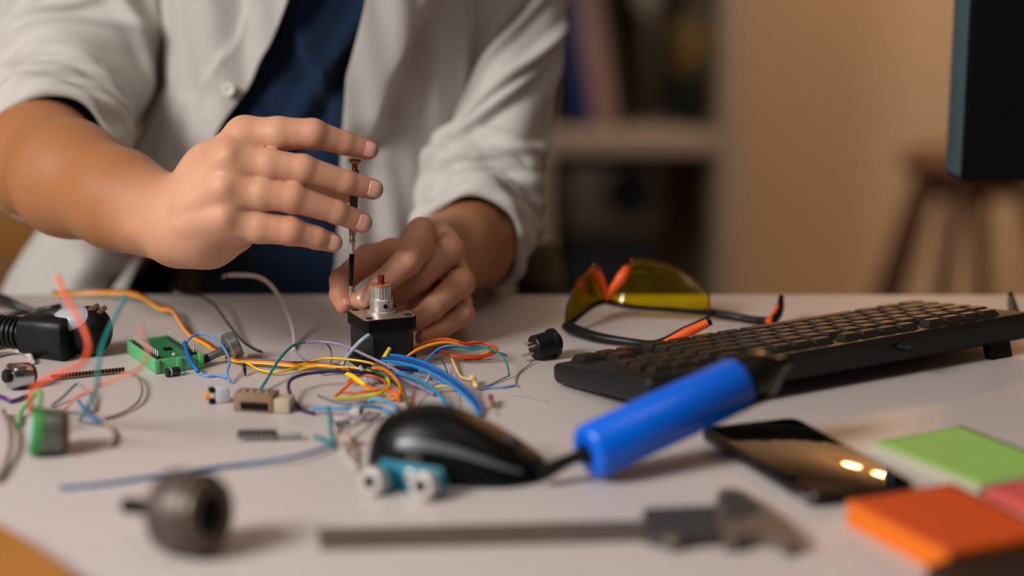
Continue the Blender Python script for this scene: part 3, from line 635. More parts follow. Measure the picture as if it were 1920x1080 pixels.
def stepper():
    L = Pz(644.5, 582, .04); N = Pz(684, 603, .04); Rr = Pz(785.5, 593, .04)
    ex = flat(Rr - N); ey = np.array([-ex[1], ex[0], 0]); w = .0423; c = N + ex * w / 2 + ey * w / 2; c[2] = TZ
    R = frame(ex, (0, 0, 1)); t = empty('stepper_motor', 'square black stepper motor with a silver toothed pulley held by the hand', 'motor', c, R)
    def sq(h, ch): a = w / 2 * h; return [(a - ch, -a), (a, -a + ch), (a, a - ch), (a - ch, a), (-a + ch, a), (-a, a - ch), (-a, -a + ch), (-a + ch, -a)]
    b = MB(); b.prism(sq(1, .003), .0308, .040); part('front_flange', b, mat('motor_black', (6, 6, 7), .5, var=.1, spec=.18), t, world=False)
    b = MB(); b.prism(sq(.955, .006), .0092, .0307); part('stator', b, mat('motor_core', (11, 9, 10), .55, var=.15, scale=400, stretch=(1, 1, 8)), t, world=False)
    b = MB(); b.prism(sq(1, .003), .0004, .0091); part('rear_flange', b, mat('motor_black', (20, 20, 22)), t, world=False)
    b = MB(); b.prism(sq(.985, .003), .0401, .0406); part('face_plate', b, mat('motor_face', (186, 166, 150), .3, .7, var=.08), t, world=False)
    b = MB(); b.lathe((0, 0, .0406), (0, 0, 1), [(0, .011), (.0016, .011), (.002, .0106), (.002, .0)], 40); part('boss', b, M_STEEL, t, world=False)
    for sx in (-1, 1):
        for sy in (-1, 1):
            b = MB(); b.lathe((sx * .0155, sy * .0155, .0402), (0, 0, 1), [(0, .0026), (.0009, .0026), (.0009, .0016), (-.0, .0016), (0, 0)], 16); part('screw_hole', b, M_BLACKM, t, world=False)
    b = MB(); b.lathe((0, 0, .0426), (0, 0, 1), [(0, .0083), (.0005, .0088), (.0085, .0088), (.0092, .0082)], 36); p = part('pulley_hub', b, M_STEEL, t, world=False)
    b = MB(); b.cyl((0, -.0087, .0470), (0, -.0092, .0470), .0017, n=12); part('grub_screw', b, M_BLACKM, p, world=False)
    b = MB(); n = 20; pr = []
    for i in range(n * 4):
        a = 2 * math.pi * i / (n * 4); r = .0073 if i % 4 in (0, 1) else .0062; pr.append((r * math.cos(a), r * math.sin(a)))
    b.prism(pr, .0518, .0618); part('toothed_pulley', b, M_STEEL, t, world=False, smooth=20)
    b = MB(); b.lathe((0, 0, .0618), (0, 0, 1), [(0, .0078), (.0008, .0078), (.001, .007), (.001, .0)], 32); part('pulley_rim', b, mat('orange_metal', (205, 140, 96), .35, .6), t, world=False)
    b = MB(); b.lathe((0, 0, .0626), (0, 0, 1), [(0, .0025), (.0066, .0025), (.0071, .002), (.0071, 0)], 20); part('shaft', b, mat('red_steel', (150, 52, 52), .25, .8), t, world=False, label='reddish steel shaft')
    b = MB(); b.box((.004, -w / 2 - .002, .006), (.016, .006, .007), bev=.0006); part('socket', b, M_WHITE, t, world=False)
    return c, ex, ey
MC, MEX, MEY = stepper()

def screwdriver():
    tip = Pd(657, 556, 1.6205); top = Pd(666, 299, 1.6205); ax = top - tip; Lg = np.linalg.norm(ax); ax /= Lg
    t = empty('screwdriver', 'slim steel precision screwdriver held upright between the fingers', 'screwdriver', tip)
    b = MB(); b.lathe(tip, ax, [(0, .0003), (.0012, .0010), (.004, .0011), (.008, .0014)], 12); part('tip', b, M_CHROME, t)
    b = MB(); b.lathe(tip + ax * .008, ax, [(0, .0014), (.0005, .0018), (.024, .0019), (.0245, .0016)], 20); part('black_sleeve', b, M_BLACK, t, label='black shaft sleeve')
    b = MB(); b.lathe(tip + ax * .0325, ax, [(0, .0016), (.001, .0021), (.008, .0022), (.010, .0028), (.012, .0021), (.016, .0029), (.018, .0029)], 20); part('collar', b, M_CHROME, t)
    b = MB(); n = 16; pr = []
    for k in range(n * 2): a = math.pi * k / n; r = .0031 if k % 2 else .0027; pr.append((r * math.cos(a), r * math.sin(a)))
    R = frame((1, 0, 0), ax); q = tip + ax * .0505; v = []
    for z in (0, Lg - .0585): v.append([np.array(R @ Vector((p[0], p[1], 0))) + q + ax * z for p in pr])
    b.grid(np.array(v), cv=True); part('knurled_handle', b, mat('dark_steel', (120, 112, 108), .3, .9, var=.1), t, smooth=20)
    b = MB(); b.lathe(tip + ax * (Lg - .008), ax, [(0, .0024), (.003, .0022), (.005, .003), (.0065, .0046), (.0078, .0046), (.0082, .004), (.0082, 0)], 24); part('swivel_cap', b, mat('bronze_cap', (168, 118, 92), .25, .9), t)
screwdriver()

def keyboard():
    F = Pz(1035, 722); N = Pz(1206, 790); ey = flat(N - F); ex = flat(Pz(1865, 680) - N); ex = flat(ex - ey * ex.dot(ey))
    W, Dp = .372, .122; tilt = math.radians(5.0)
    # local frame: +X along the length away from the numpad end, +Y towards the raised rear edge
    X = Vector(ex); Y = Vector(ey) * math.cos(tilt) + Vector((0, 0, math.sin(tilt))); Z = X.cross(Y)
    if Z.z < 0: Z = -Z
    # right-handed: X' = -ex so that X' x Y = Z up
    Xp = Y.cross(Z); R = Matrix((Xp, Y, Z)).transposed(); sgn = 1 if Xp.dot(X) > 0 else -1
    t = empty('keyboard', 'black keyboard tilted up on its feet, back edge towards the viewer', 'keyboard', F + np.array([0, 0, .0006]), R)
    lx = lambda x: sgn * x
    prof = [(0, .004), (.004, .0006), (Dp - .004, .0006), (Dp, .004), (Dp, .016), (Dp - .004, .0205), (Dp - .006, .021), (.006, .0165), (.002, .0155), (0, .013)]
    b = MB(); G = []
    for x, ins in ((0, .004), (.0012, .0015), (.004, 0), (W - .004, 0), (W - .0012, .0015), (W, .004)):
        cy = Dp / 2; cz = .010; G.append([(lx(x), cy + (y - cy) * (1 - ins / cy), cz + (z - cz) * (1 - ins / .012)) for y, z in prof])
    n0 = len(prof); b.grid(np.array(G), cv=True); b.f.append(tuple(range(n0))); b.f.append(tuple(5 * n0 + i for i in range(n0))[::-1])
    part('case', b, mat('keyboard_case', (15, 17, 18), .42, var=.08, scale=500, bump=.1), t, world=False, smooth=25)
    slope = math.atan2(.0045, Dp - .012); zt = lambda y: .0165 + (y - .006) * math.tan(slope)
    KM = mat('keycap_black', (36, 31, 27), .23, var=.08, scale=400, bump=.05, spec=1.0); cache = {}
    def key(x, y, w, d=.0163):
        k = (round(w, 4), d)
        if k not in cache:
            b = MB(); hw, hd = w / 2 - .0006, d / 2; z0, z1 = -.0005, .0048; V = []
            for z, s in ((z0, 0), (z0 + .001, 0), (z1 - .0012, .0016), (z1, .0026)): V.append([(-hw + s, -hd + s, z), (hw - s, -hd + s, z), (hw - s, hd - s, z), (-hw + s, hd - s, z)])
            b.grid(np.array(V), cv=True); b.f.append((12, 13, 14, 15)); b.f.append((3, 2, 1, 0)); me = b.mesh('key', smooth=30); me.materials.append(KM); cache[k] = me
        o = bpy.data.objects.new('key', cache[k]); COL.objects.link(o); o.parent = t; o.location = (lx(x), y, zt(y)); o.rotation_euler = (slope, 0, 0); MW[o] = MW[t]
    p = .0186; rows = [.0145 + .0175 * i for i in range(5)] + [.0145 + .0175 * 5 + .003]
    # x runs from the cursor-key end, then the main block
    c0 = .013
    for c in range(3):
        key(c0 + p * (c + .5), rows[0], p)
        for r in (3, 4): key(c0 + p * (c + .5), rows[r], p)
    key(c0 + p * 1.5, rows[1], p)
    m0 = c0 + 3 * p + .006
    lay = [[1.25, 1.25, 1.25, 1.25, 6.25, 1.25, 1.25, 1.25], [2.75] + [1] * 10 + [2.25], [2.25] + [1] * 11 + [1.75], [1.5] + [1] * 12 + [1.5], [2] + [1] * 13]
    for r, ks in enumerate(lay):
        x = m0
        for k in ks: key(x + p * k / 2, rows[r], p * k); x += p * k
    x = m0
    for g in range(13): key(x + p * .5, rows[5], p, .0125); x += p * (1 if g % 4 else 1.5) * (15 / 14.98)
    for g in range(3): key(c0 + p * (g + .5), rows[5], p, .0125)
    # flip-out feet under the rear edge
    for x in (.05, W - .035):
        b = MB(); b.add(np.array([[lx(x + sx * .011), y, z] for sx in (-1, 1) for y, z in ((Dp - .012, .002), (Dp - .004, .002), (Dp - .001, -.0105), (Dp - .008, -.0110))]), [(0, 1, 2, 3), (7, 6, 5, 4), (0, 4, 5, 1), (1, 5, 6, 2), (2, 6, 7, 3), (3, 7, 4, 0)])
        part('foot', b, M_BLACK, t, world=False)
    b = MB(); b.cyl((lx(W * .62), Dp, .012), (lx(W * .62), Dp + .012, .0115), .003, .002, n=12); part('cable_relief', b, M_BLACK, t, world=False)
    # status lights area over the numpad
    for i in range(3): b = MB(); b.box((lx(.03 + .016 * i), Dp - .011, zt(Dp - .011) + .0004), (.004, .0016, .0006)); part('status_light', b, mat('status_grey', (90, 90, 88), .4), t, world=False)
keyboard()

def blue_tool():
    a = Pz(1099, 851, .0186); e = Pz(1388, 718, .048); ax = e - a; Lg = np.linalg.norm(ax); ax /= Lg; r = .0182
    t = empty('blue_hand_tool', 'bright blue cylindrical hand tool with black ends leaning on the keyboard', 'tool', [a[0], a[1], TZ])
    b = MB(); b.lathe(a, ax, [(0, .0075), (.0003, .0135), (.0016, .0165), (.0042, r), (Lg - .004, r), (Lg - .0012, r - .0012), (Lg, r - .003)], 56); part('blue_barrel', b, mat('blue_anodised', (0, 100, 226), .33, .0, var=.03, coat=.25, spec=.35), t, label='glossy blue barrel')
    b = MB(); b.lathe(a, ax, [(-.001, .0073), (.0035, .0073), (.0035, .004)], 32); part('end_bush', b, M_BLACK, t)
    b = MB(); g = a - ax * .0006; j = Pz(1012, 889, .008); b.tube([g, a + (j - a) * .35 + np.array([0, 0, .001]), j], [.0050, .0040, .0052], 14, 8); part('black_stem', b, M_BLACK, t)
    b = MB(); b.lathe(a + ax * (Lg - .0005), ax, [(0, .0155), (.001, .0178), (.010, .0178), (.013, .0172), (.022, .0145), (.028, .010), (.032, .0062), (.040, .0045), (.0405, 0)], 48); part('black_collar', b, M_BLACKGLOSS, t)
blue_tool()

def mouse():
    a = Pz(694, 872); e = Pz(1026, 893); ex = flat(e - a); Lg = np.linalg.norm(e - a); R = frame(ex, (0, 0, 1)); hw = .033
    t = empty('computer_mouse', 'black glossy computer mouse with a painted grey side highlight behind the teal sensor', 'mouse', a + np.array([0, 0, .0004]), R)
    H = lambda s: .040 * (np.sin(math.pi * np.clip(s * .80 + .155, 0, 1)) ** 1.0) * (1 - .36 * s) * 1.16
    Wd = lambda s: hw * (1 - np.abs(2 * s - 1) ** 3.4) ** .5 * (1 - .10 * np.sin(math.pi * s))
    n = 48; m = 36
    def body(name, lo, hi, mt, grow=0, s0=.0, s1=1.0):
        G = []
        for i in range(n + 1):
            s = s0 + (s1 - s0) * (.5 - .5 * math.cos(math.pi * i / n)); s = min(.9995, max(.0005, s)); row = []
            h = float(H(np.float64(s))) * min(1, (1 - (1 - min(1, s / .10)) ** 2) ** .5 + .0) * min(1, (1 - (1 - min(1, (1 - s) / .07)) ** 2) ** .5) + .003; w = float(Wd(np.float64(s))) + .0005
            for j in range(m + 1):
                q = lo + (hi - lo) * j / m; c, s_ = math.cos(q), math.sin(q)
                y = math.copysign(abs(c) ** .72, c) * (w + grow); z = abs(s_) ** .85 * (h + grow)
                row.append((s * Lg, y - .004 * math.sin(math.pi * s), z))
            G.append(row)
        b = MB(); b.grid(np.array(G)); return part(name, b, mt, t, world=False, smooth=60)
    body('shell', 0, math.pi, mat('mouse_shell', (5, 6, 7), .38, var=0, spec=.22))
    body('base', -.0, .12, M_BLACK, .0006); 
    body('side_highlight', math.pi - .62, math.pi - .46, mat('highlight_grey', (112, 116, 118), .3, .5, var=0), .0007, .22, .9)  # grey band paints the highlight along the side edge
    body('thumb_panel', .45, .62, mat('panel_dark', (40, 34, 30), .35, var=0), .0006, .3, .95)
    z = float(H(np.float64(.8))) + .004
    b = MB(); b.lathe((Lg * .80, -.0045, z - .005), (0, 1, 0), [(-.0035, .006), (-.0025, .0072), (.0025, .0072), (.0035, .006)], 28); part('scroll_wheel', b, mat('wheel_rubber', (34, 34, 36), .6), t, world=False)
    b = MB(); G = [[(Lg * (.62 + .36 * i / 10), -.004 + y, float(H(np.float64(.62 + .36 * i / 10))) * min(1, (1 - (1 - min(1, (1 - (.62 + .36 * i / 10)) / .07)) ** 2) ** .5) + .0032) for y in (-.0006, .0006)] for i in range(11)]; b.grid(np.array(G)); part('button_seam', b, M_BLACKM, t, world=False)
mouse()

def phone():
    A = Pz(1487, 780, .008); B = Pz(1717, 905, .008); C_ = Pz(1530, 933, .008); ey = flat(A - B); ex = np.array([ey[1], -ey[0], 0]); c = (A + C_) / 2; c[2] = TZ
    Wd, Ln = .0735, np.linalg.norm(A - B); R = frame(ex, (0, 0, 1)); t = empty('smartphone', 'black smartphone lying screen up and reflecting the room, beside the blue tool', 'phone', c + np.array([0, 0, .0003]), R)
    def rr(w, l, r, n=8):
        o = []
        for sx, sy, a0 in ((1, -1, -90), (1, 1, 0), (-1, 1, 90), (-1, -1, 180)):
            for k in range(n + 1): a = math.radians(a0 + 90 * k / n); o.append((sx * (w / 2 - r) + r * math.cos(a), sy * (l / 2 - r) + r * math.sin(a)))
        return o
    def slab(z0, z1, w, l, r, bev):
        b = MB(); rows = [(z0, bev), (z0 + bev * .3, bev * .3), (z0 + bev, 0), (z1 - bev, 0), (z1 - bev * .3, bev * .3), (z1, bev)]
        V = [[(x, y, z) for x, y in rr(w - 2 * i, l - 2 * i, r)] for z, i in rows]; n = len(V[0]); b.grid(np.array(V), cv=True); b.f.append(tuple(range(n))[::-1]); b.f.append(tuple(5 * n + i for i in range(n))); return b
    part('case', slab(0, .0074, Wd, Ln, .009, .0022), mat('phone_frame', (40, 40, 44), .3, .6, var=0), t, world=False)
    part('screen', slab(.0072, .0079, Wd - .0024, Ln - .0024, .008, .0004), mat('screen_glass', (7, 6, 6), .025, var=0, coat=.0, spec=.75), t, world=False, label='glossy black screen')
    b = MB(); b.box((0, Ln / 2 - .006, .00795), (.010, .0012, .0001)); part('earpiece', b, M_BLACKM, t, world=False)
    b = MB(); b.ell((-Wd / 2 - .0002, -Ln / 2 + .012, .0038), (.0012, .006, .0016), nu=10, nv=8); part('side_button', b, M_CHROME, t, world=False)
phone()

def notes():
    def pad(name, label, A, B, C_, h, c_top, c_side, z0, top_inset=.0):
        ex = flat(B - A); ey = np.array([-ex[1], ex[0], 0]);
        if ey.dot(C_ - A) < 0: ey = -ey
        w = np.linalg.norm((B - A)[:2]); l = .0 + abs((C_ - A).dot(ey)); o = A.copy(); o[2] = TZ + z0; X = Vector(ex); Y = Vector(ey); Zv = Vector((0, 0, 1))
        R = Matrix((X, Y, X.cross(Y))).transposed(); s = 1 if X.cross(Y).z > 0 else -1
        t = empty('sticky_note_pad', label, 'notepad', o, R); m = mat('pad ' + label[:12], c_side, .8, var=.08, scale=900, stretch=(.05, .05, 3)); rnd = random.Random(len(label)); ns = max(3, int(h / .0016))
        for i in range(ns):
            b = MB(); j = rnd.uniform(-.0003, .0003); hh = h / ns; b.box((w / 2 + j, l / 2 - j, s * (hh * i + hh / 2)), (w, l, hh - .00005), bev=.0002, seg=1); part('sheet_block', b, m, t, world=False)
        n = 14; b = MB(); G = [[(top_inset + (w - 2 * top_inset) * i / n, top_inset + (l - 2 * top_inset) * j / n, s * (h + .0004 + .0010 * (i / n) ** 3)) for j in range(n + 1)] for i in range(n + 1)]; b.grid(np.array(G))
        o2 = part('top_sheet', b, mat('sheet ' + label[:12], c_top, .75, var=.03), t, world=False); md = o2.modifiers.new('t', 'SOLIDIFY'); md.thickness = .0003
    pad('green', 'light green sticky notes on a white backing sheet beside the phone', Pz(1630, 828, .006), Pz(1803, 799, .006), Pz(1830, 914, .006), .006, (150, 190, 92), (186, 184, 158), 0, .0022)
    pad('pink', 'pink sticky notes between the green and the orange notes', Pz(1845, 915, .007), Pz(2010, 880, .007), Pz(1990, 1005, .007), .006, (214, 82, 78), (206, 90, 84), .0, .0)
    pad('orange', 'thick orange sticky note pad at the near corner of the desk', Pz(1588, 938, .0145), Pz(1785, 908, .0145), Pz(1812, 1030, .0145), .0142, (206, 74, 0), (236, 118, 0), .0, .0)
    t = empty('dark_wallet', 'dark brown flat leather case below the orange notes', 'wallet', Pz(1850, 1090))
    b = MB(); q = [Pz(*p) for p in ((1735, 1092), (1800, 1066), (1960, 1030), (2010, 1120), (1800, 1150))]; b.prism([(p[0], p[1]) for p in q], TZ + .0003, TZ + .009); part('cover', b, mat('dark_leather', (38, 22, 14), .55, var=.2, scale=200, bump=.3), t)
    b = MB(); q2 = [(p + (np.mean(q, 0) - p) * .06) for p in q]; b.prism([(p[0], p[1]) for p in q2], TZ + .009, TZ + .0096); part('flap', b, mat('dark_leather', (38, 22, 14)), t)
notes()

def calipers():
    z = .0006; P2 = lambda l: [tuple(Pz(u, v, .004)[:2]) for u, v in l]
    G = mat('caliper_steel', (112, 100, 90), .5, .35, var=.12, scale=120); D = mat('caliper_dark', (66, 64, 62), .5, .2, var=.1)
    t = empty('calipers', 'steel sliding calipers lying across the near part of the desk', 'calipers', Pz(1000, 1000))
    b = MB(); b.prism(P2([(596, 992), (1300, 974), (1300, 1001), (600, 1020)]), TZ + z, TZ + .0045); part('beam', b, G, t)
    b = MB(); b.prism(P2([(600, 1003), (1200, 988), (1200, 990), (600, 1006)]), TZ + .0045, TZ + .0048); part('depth_groove', b, D, t)
    b = MB(); b.prism(P2([(1206, 963), (1352, 957), (1352, 968), (1356, 1012), (1250, 1019), (1206, 1008)]), TZ + z, TZ + .0075); s = part('slider', b, D, t)
    b = MB(); b.lathe(Pz(1262, 1018, .004) - np.array([0, 0, .003]), (0, 0, 1), [(0, .005), (.001, .0056), (.006, .0056), (.007, .005)], 24); part('thumb_wheel', b, G, s)
    b = MB(); b.prism(P2([(1340, 958), (1346, 934), (1362, 927), (1392, 932), (1440, 962), (1492, 1004), (1495, 1028), (1478, 1034), (1458, 1020), (1432, 1014), (1395, 1016), (1378, 1026), (1358, 1024), (1350, 1000)]), TZ + z, TZ + .0085); part('jaw', b, G, t)
    b = MB(); b.prism(P2([(1356, 950), (1364, 938), (1386, 941), (1425, 968), (1400, 980), (1360, 985)]), TZ + .0085, TZ + .0096); part('jaw_plate', b, D, t)
    for k in range(24):
        u = 640 + k * 24; b = MB(); q = P2([(u, 1002 - (u - 600) * .026), (u + 2, 1002 - (u - 600) * .026), (u + 2, 1012 - (u - 600) * .026), (u, 1012 - (u - 600) * .026)]); b.prism(q, TZ + .0045, TZ + .0047); part('scale_mark', b, M_BLACKM, t)
calipers()

def glasses():
    hl = Pz(1060, 612, .006); br = Pz(1135, 564, .013); hr = Pz(1332, 586, .007)
    t = empty('safety_glasses', 'yellow lensed safety glasses with orange nose pads lying upside down', 'glasses', [(hl[0] + hr[0]) / 2, (hl[1] + hr[1]) / 2, TZ])
    FR = mat('frame_black', (8, 9, 11), .38, var=.05, spec=.3); OR = mat('orange_rubber', (238, 92, 20), .5, var=.05); YL = tinted('yellow_lens', (255, 244, 84), .09)
    AM = tinted('amber_edge', (214, 110, 10), .1)
    barR = [br, Pz(1165, 572, .0115), Pz(1205, 577, .010), Pz(1260, 581, .0085), Pz(1305, 585, .0075), hr]
    barL = [br, Pz(1117, 571, .0125), Pz(1098, 584, .011), Pz(1080, 598, .009), hl]
    b = MB(); b.tube(barR, [.0028, .0024, .002, .0022, .0026, .0034], 10, 8); b.tube(barL, [.0028, .0024, .002, .0022, .003], 10, 8); part('brow_frame', b, FR, t)
    def lens(bottom, top, bulge, nm):
        Bt = catmull(np.array(bottom), 8); s = np.linspace(0, 1, len(Bt)); T = np.array(top, float); q = np.linspace(0, 1, len(T)); n = 14; G = []
        tu = catmull(np.array([[u, v, k] for u, v, k in T], float), 8); tu = np.stack([np.interp(s, np.linspace(0, 1, len(tu)), tu[:, i]) for i in range(3)], 1)
        for i in range(len(Bt)):
            d = (Bt[i] - cC) @ cF; Tp = Pd(tu[i][0], tu[i][1], d + tu[i][2]); out = flat((hl + hr) / 2 - (0.11, 1.62, 0)); row = []
            for j in range(n + 1):
                f = j / n; p = Bt[i] * (1 - f) + Tp * f + out * bulge * math.sin(math.pi * f) ; row.append(p)
            G.append(row)
        b = MB(); b.grid(np.array(G)); o = part('lens', b, YL, t, smooth=80); md = o.modifiers.new('t', 'SOLIDIFY'); md.thickness = .0012; md.offset = 0
        b = MB(); E = [G[i][n] for i in range(0, len(Bt), 3)] + [G[-1][n]] + [G[-1][j] for j in range(n - 2, 2, -3)]; b.tube(E, .0008, 8, 3); part('lens_rim', b, AM, o); return G
    lens(barR, [(1152, 545, -.006), (1180, 489, -.004), (1222, 487, -.002), (1266, 500, 0), (1304, 526, 0), (1330, 551, 0)], .004, 'r')
    lens(barL, [(1133, 552, -.006), (1119, 500, -.004), (1098, 507, -.002), (1078, 532, 0), (1064, 572, 0)], .004, 'l')
    d = (br - cC) @ cF
    b = MB(); b.tube([Pd(1116, 503, d - .008), Pd(1124, 522, d - .012), Pd(1135, 548, d - .010)], [.0034, .0042, .0030], 12, 6); part('nose_pad', b, OR, t, label='orange nose pad')
    b = MB(); b.tube([Pd(1177, 502, d - .008), Pd(1166, 520, d - .014), Pd(1146, 547, d - .011)], [.0036, .0050, .0034], 12, 6); part('nose_pad', b, OR, t, label='orange nose pad')
    b = MB(); b.tube([Pd(1134, 548, d - .010), Pd(1140, 556, d - .009), Pd(1148, 547, d - .011)], [.0032, .0036, .0032], 12, 5); part('nose_bridge', b, OR, t)
    L1 = [hl, Pz(1075, 618, .006), Pz(1120, 632, .005), Pz(1180, 641, .005), Pz(1232, 645, .0045), Pz(1285, 622, .014), Pz(1333, 600, .0235)]
    b = MB(); b.tube(L1, [.0036, .0048, .0042, .0032, .0036, .0044, .0040], 12, 8); a1 = part('temple', b, FR, t)
    b = MB(); b.tube([Pz(1240, 643, .0060) + np.array([0, -.004, 0]), Pz(1286, 622, .0145) + np.array([0, -.004, 0]), Pz(1326, 603, .0225) + np.array([0, -.004, 0])], [.0022, .0042, .0034], 12, 8); part('orange_tip', b, OR, a1, label='orange ribbed tip pad')
    for k in range(16):
        f = .12 + .8 * k / 15; p = np.array([np.interp(f, [0, .5, 1], [x[i] for x in (Pz(1240, 643, .0060), Pz(1286, 622, .0145), Pz(1326, 603, .0225))]) for i in range(3)]) + np.array([0, -.0042, 0])
        r = np.interp(f, [0, .5, 1], [.0022, .0042, .0034]); b = MB(); b.tube([p + [-.001, -r * .6, r * .8], p + [0, -r * 1.02, 0], p + [.001, -r * .6, -r * .8]], .0004, 6, 3); part('rib', b, OR, a1)
    L2 = [hr, Pz(1350, 589, .006), Pz(1385, 595, .0048), Pz(1420, 601, .0045), Pz(1446, 601, .006), Pz(1461, 583, .011), Pz(1465, 556, .020)]
    b = MB(); b.tube(L2, [.0034, .0038, .0034, .0036, .0042, .0036, .0022], 12, 8); a2 = part('temple', b, FR, t)
    b = MB(); b.tube([Pz(1442, 601, .0065) + [-.001, -.003, 0], Pz(1456, 588, .0095) + [-.002, -.003, 0], Pz(1461, 572, .0150) + [-.002, -.002, 0]], [.0026, .0030, .0018], 10, 6); part('orange_tip', b, OR, a2, label='orange tip pad')
    b = MB(); b.box(hl + [0.002, -.002, 0], (.008, .007, .007), bev=.002); part('hinge', b, FR, t)
    b = MB(); b.box(hr + [0.001, -.001, 0], (.008, .007, .007), bev=.002); part('hinge', b, FR, t)
glasses()

def barrel_switch():
    c1 = Pz(1036, 643, .0118); c0 = Pz(1002, 652, .0100); ax = c0 - c1; Lg = np.linalg.norm(ax); ax /= Lg
    t = empty('barrel_switch', 'black round panel switch with silver solder tabs by the keyboard corner', 'switch', [c1[0], c1[1], TZ])
    b = MB(); b.lathe(c1, ax, [(-.0035, .009), (-.002, .0114), (0, .0116), (.0015, .0112), (.002, .0100), (Lg, .0096), (Lg + .0008, .0088), (Lg + .0008, .0)], 40); part('body', b, M_BLACK, t)
    b = MB(); b.lathe(c1 - ax * .0035, -ax, [(0, .0075), (.002, .007), (.0026, .004), (.0026, 0)], 28); part('rocker', b, M_BLACKGLOSS, t)
    b = MB(); b.box(c1 + ax * (Lg * .55) + np.array([0, -.0098, .001]), (.006, .002, .006), rot=frame(ax, (0, 0, 1)), bev=.0006); part('latch', b, M_BLACK, t)
    w = np.cross(ax, [0, 0, 1]); w /= np.linalg.norm(w)
    for k, (a, z, l) in enumerate(((-.004, .003, .008), (.0035, .0035, .007), (.0, -.004, .011))):
        p = c1 + ax * (Lg + .0008 + l / 2) + w * a + np.array([0, 0, z]); b = MB(); b.box(p, (l, .0042, .0011), rot=frame(ax, (0.3 * k, .2, 1)), bev=.0002); s = part('solder_tab', b, mat('tin', (222, 206, 188), .3, .7, var=.1), t)
        b = MB(); b.cyl(p + ax * l * .25 + [0, 0, -.0007], p + ax * l * .25 + [0, 0, .0007], .0007, n=8); part('tab_hole', b, M_BLACKM, s)
barrel_switch()

def black_connector():
    """ribbed black handle with a rounded head at the left of the desk"""
    a = Pz(-60, 614, .017); e = Pz(128, 634, .0165); ax = flat(e - a); Lg = np.linalg.norm(e - a); ax = (e - a) / Lg
    t = empty('ribbed_black_tool', 'black hand tool with a ribbed neck and round grey topped head', 'tool', [e[0], e[1], TZ])
    BD = mat('tool_slate', (12, 16, 18), .45, var=.08, spec=.3); side = np.cross(ax, [0, 0, 1.0])
    b = MB(); R = frame(ax, (0, 0, 1)); G = []
    for s, w, h in ((.56, .010, .0125), (.58, .012, .0145), (.75, .0135, .016), (1.0, .0145, .0165), (1.02, .0135, .0155)):
        G.append([a + ax * Lg * s + side * (w * math.copysign(abs(math.cos(q)) ** .5, math.cos(q))) + np.array([0, 0, h * math.copysign(abs(math.sin(q)) ** .5, math.sin(q))]) for q in np.linspace(0, 2 * math.pi, 40, endpoint=False)])
    b.grid(np.array(G), cv=True); b.f.append(tuple(range(40))); b.f.append(tuple(160 + i for i in range(40))); part('body', b, BD, t)
    for k in range(10):
        p = a + ax * Lg * (.08 + .047 * k); b = MB(); b.lathe(p, ax, [(0, .0118), (.0006, .0128), (.0028, .0128), (.0034, .0118)], 28); part('rib', b, M_BLACK, t)
    b = MB(); b.cyl(a, a + ax * Lg * .57, .0108, n=28); part('neck', b, M_BLACK, t)
    h = Pz(166, 620, .0190); b = MB(); b.ell(h, (.0185, .0185, .0192), nu=40, nv=24, p=.92); hd = part('head', b, mat('head_black', (8, 8, 9), .5, var=.06, spec=.25), t)
    b = MB(); b.ell(h + np.array([-.0085, -.0030, .0095]), (.0185, .0150, .0105), nu=36, nv=20); part('grey_dome', b, mat('dome_grey', (170, 172, 176), .35, var=.05), hd, label='pale grey dome on top')
    for i, (dx, dz) in enumerate(((.005, .0185), (.011, .0165))): b = MB(); b.box(h + np.array([dx, -.003, dz]), (.010, .006, .004), rot=Matrix.Rotation(-.5 - .2 * i, 3, 'Y') @ Matrix.Rotation(.4, 3, 'Z'), bev=.001); part('ridge', b, mat('ridge_brown', (96, 70, 46), .5), hd)
black_connector()

